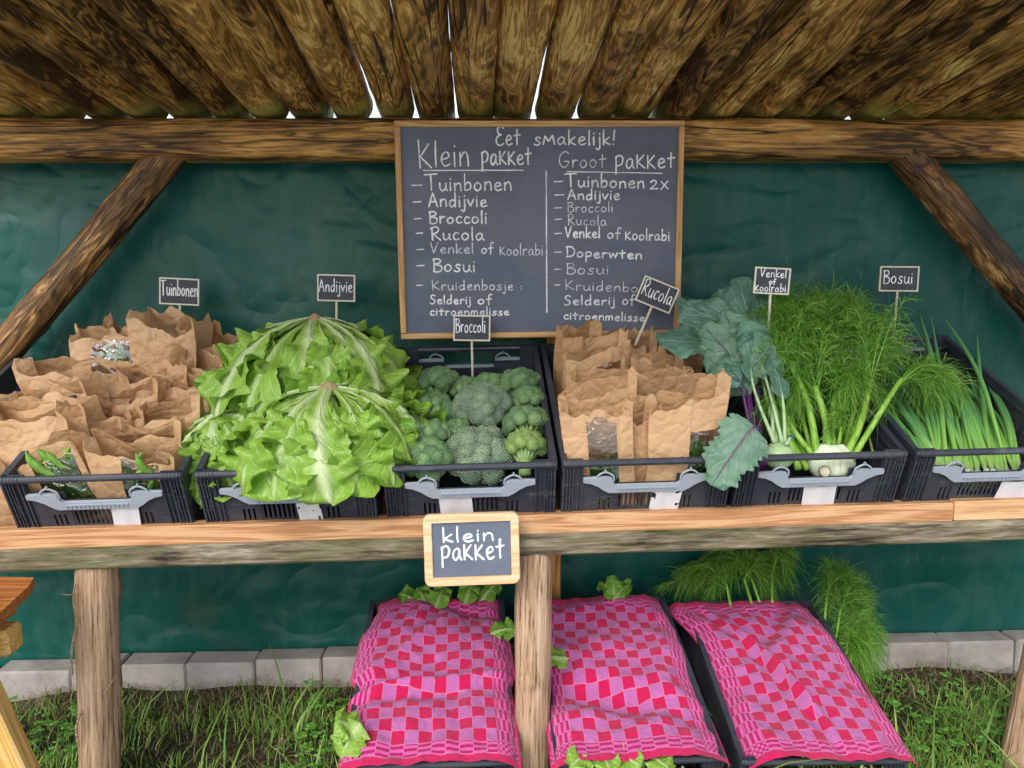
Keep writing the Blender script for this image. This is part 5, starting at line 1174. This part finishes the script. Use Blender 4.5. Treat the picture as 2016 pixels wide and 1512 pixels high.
# ------------------------------------------------------------------ spring onions
random.seed(9)
ON = [((1842, 915), (1760, 795), 2.02), ((1850, 912), (1775, 770), 2.06), ((1856, 915), (1800, 770), 2.08), ((1866, 915), (1822, 770), 2.08), ((1880, 915), (1845, 760), 2.10), ((1890, 912), (1868, 775), 2.10), ((1905, 915), (1880, 755), 2.10), ((1925, 918), (1895, 760), 2.06),
      ((1942, 915), (1890, 780), 2.02), ((1955, 915), (1880, 770), 2.08), ((1968, 918), (1900, 760), 2.12), ((1985, 918), (1905, 750), 2.12), ((2000, 918), (1925, 775), 2.08), ((2010, 918), (1930, 770), 2.10), ((1835, 925), (1770, 850), 1.92), ((1975, 922), (1915, 800), 2.0), ((1915, 920), (1860, 800), 2.0), ((1870, 922), (1800, 830), 1.95)]
lo_ = ['against the left crate wall', 'second from the left crate wall', 'third from the left crate wall', 'left of the broad middle leaves', 'with broad leaves in the middle of the bunch', 'just right of the broad middle leaves', 'under the drooping fennel frond', 'between the two bunches',
       'at the left of the right bunch', 'with a bent leaf in the right bunch', 'in the middle of the right bunch', 'with the tallest leaf reaching above the crate rim', 'second from the right end', 'at the right end of the bunches', 'lowest at the left front corner', 'low in front of the right bunch', 'low in the gap between the bunches', 'low in front of the left bunch']
for i, ((bx_, by_), (tx_, ty_), Yt) in enumerate(ON):
    A = at(bx_, by_ + 8, 1.79); root = A + V3(.010, .02, -.05); T = at(tx_, ty_, Yt)
    o = thing('spring_onion', root, 'spring onion ' + lo_[i], 'spring onion', 'spring onions in the right crate')
    b = MB(); b.tube([root, root.lerp(A, .6), A], [.0075, .0055, .0062], 9); b.obj('shaft', M['onion_white'], o, True)
    for k in range(6):
        E = T + V3(rnd(-.055, .045), rnd(-.04, .08), rnd(-.04, .05))
        if i == 11 and k == 0: E = at(1857, 622, 2.16)
        elif k == 1 and i in (3, 5, 8): E = at((1810, 1832, 1790)[(3, 5, 8).index(i)], (615, 618, 630)[(3, 5, 8).index(i)], 2.2)
        elif k == 2 and i in (9, 4): E = at((1922, 1700)[i == 4], (655, 690)[i == 4], 2.22)
        Mi = A.lerp(E, .5) + V3(rnd(-.012, .012), rnd(-.01, .01), rnd(.0, .03)); pts = smoothcurve([A - (A - root) * .1, Mi, E], 8); n = len(pts); wd = rnd(.0042, .0088)
        b = MB(); b.tube(pts, [wd * (.55 + .45 * sm(q / n * 2.5)) * max(.06, 1 - max(0, (q / n - .5) / .5) ** 1.6) for q in range(n)], 8)
        if k in (1, 2) and False: pass
        b.obj('leaf', M['onion'], o, True, uv=True)

# ------------------------------------------------------------------ greens in the ground crates
def peep(name, label, cat, base, dirs, seed, w=.05, mat='endive', L=.10):
    t_ = thing(name, base, label, cat); rs = random.Random(seed)
    for k, (b_, d) in enumerate(dirs):
        d = Vector(d).normalized(); p0 = Vector(b_); pts = smoothcurve([p0 - d * L * .6, p0 + V3(0, 0, .01), p0 + d * L * .5], 6)
        wf = lambda t: w * sm(t * 3 + .2) * (1 if t < .75 else max(0., 1 - ((t - .75) / .25) ** 2.4) ** .5) + .001
        m_ = MB(); m_.grid(blade(pts, wf, lambda p, t: V3(0, -.5, .85), seed * 10 + k, .012, 2.4, .1, .15, 10, 13, 20)); m_.obj('leaf', M[mat], t_, True, uv=True)
peep('endive_head', 'endive leaves peeping out behind the leftmost checked towel', 'endive', at(850, 1175, 2.2), [(at(830, 1175, 2.2), (-.3, .5, .3)), (at(868, 1175, 2.2), (.2, .5, .3)), (at(805, 1180, 2.2), (-.6, .3, .2)), (at(965, 1165, 2.22), (.5, .3, .4)), (at(925, 1165, 2.22), (.2, .5, .3)), (at(993, 1245, 2.05), (1, -.2, .2))], 3, .03, 'endive_deep', .075)
peep('endive_head', 'single endive leaf hanging out left of the leftmost crate', 'endive', at(690, 1440, 1.72), [(at(684, 1435, 1.71), (-.25, -.2, .4)), (at(688, 1462, 1.69), (-.3, -.2, -.5))], 5, .04, L=.08)
peep('endive_head', 'endive leaf tip standing up behind the middle checked towel', 'endive', at(1205, 1160, 2.2), [(at(1208, 1158, 2.2), (.0, .3, .6)), (at(1198, 1165, 2.2), (-.4, .3, .4)), (at(1225, 1165, 2.2), (.4, .3, .2))], 6, .024, 'endive_deep', .08)
peep('endive_head', 'endive leaves sticking out below and left of the middle towel', 'endive', at(1180, 1495, 1.66), [(at(1150, 1497, 1.66), (-.5, -.4, .1)), (at(1190, 1498, 1.66), (.1, -.6, .05)), (at(1225, 1498, 1.66), (.5, -.4, .1)), (at(1290, 1500, 1.66), (.3, -.5, .1)), (at(1088, 1300, 1.95), (-.8, -.2, .1))], 8, .03)
def tuft(label, specs, seed):
    t_ = thing('fennel', at(*specs[0][0]), label, 'fennel', 'fennel under the rightmost towel')
    for k, (a, m_, e, nr, sp) in enumerate(specs): fennel_stalk(t_, [at(*a), at(*a).lerp(at(*m_), .6), at(*m_)], .005, .003, seed + k, nr, sp, 60, (.06, .12), at(*e), .3, .55)
tuft('fennel fronds spreading behind the top edge of the right towels', [((1440, 1200, 2.2), (1430, 1150, 2.24), (1370, 1120, 2.28), 9, .04), ((1500, 1200, 2.2), (1480, 1140, 2.25), (1440, 1105, 2.30), 9, .04), ((1520, 1200, 2.2), (1520, 1130, 2.26), (1530, 1092, 2.32), 9, .035), ((1480, 1190, 2.2), (1465, 1140, 2.25), (1500, 1120, 2.3), 8, .04)], 200)
tuft('fennel fronds drooping at the right of the rightmost towel', [((1620, 1250, 2.15), (1630, 1160, 2.2), (1650, 1130, 2.24), 9, .035), ((1640, 1290, 2.1), (1655, 1200, 2.15), (1672, 1185, 2.18), 9, .032), ((1660, 1330, 2.05), (1672, 1240, 2.12), (1685, 1260, 2.12), 8, .028), ((1670, 1340, 2.02), (1680, 1270, 2.1), (1688, 1300, 2.08), 7, .022)], 220)
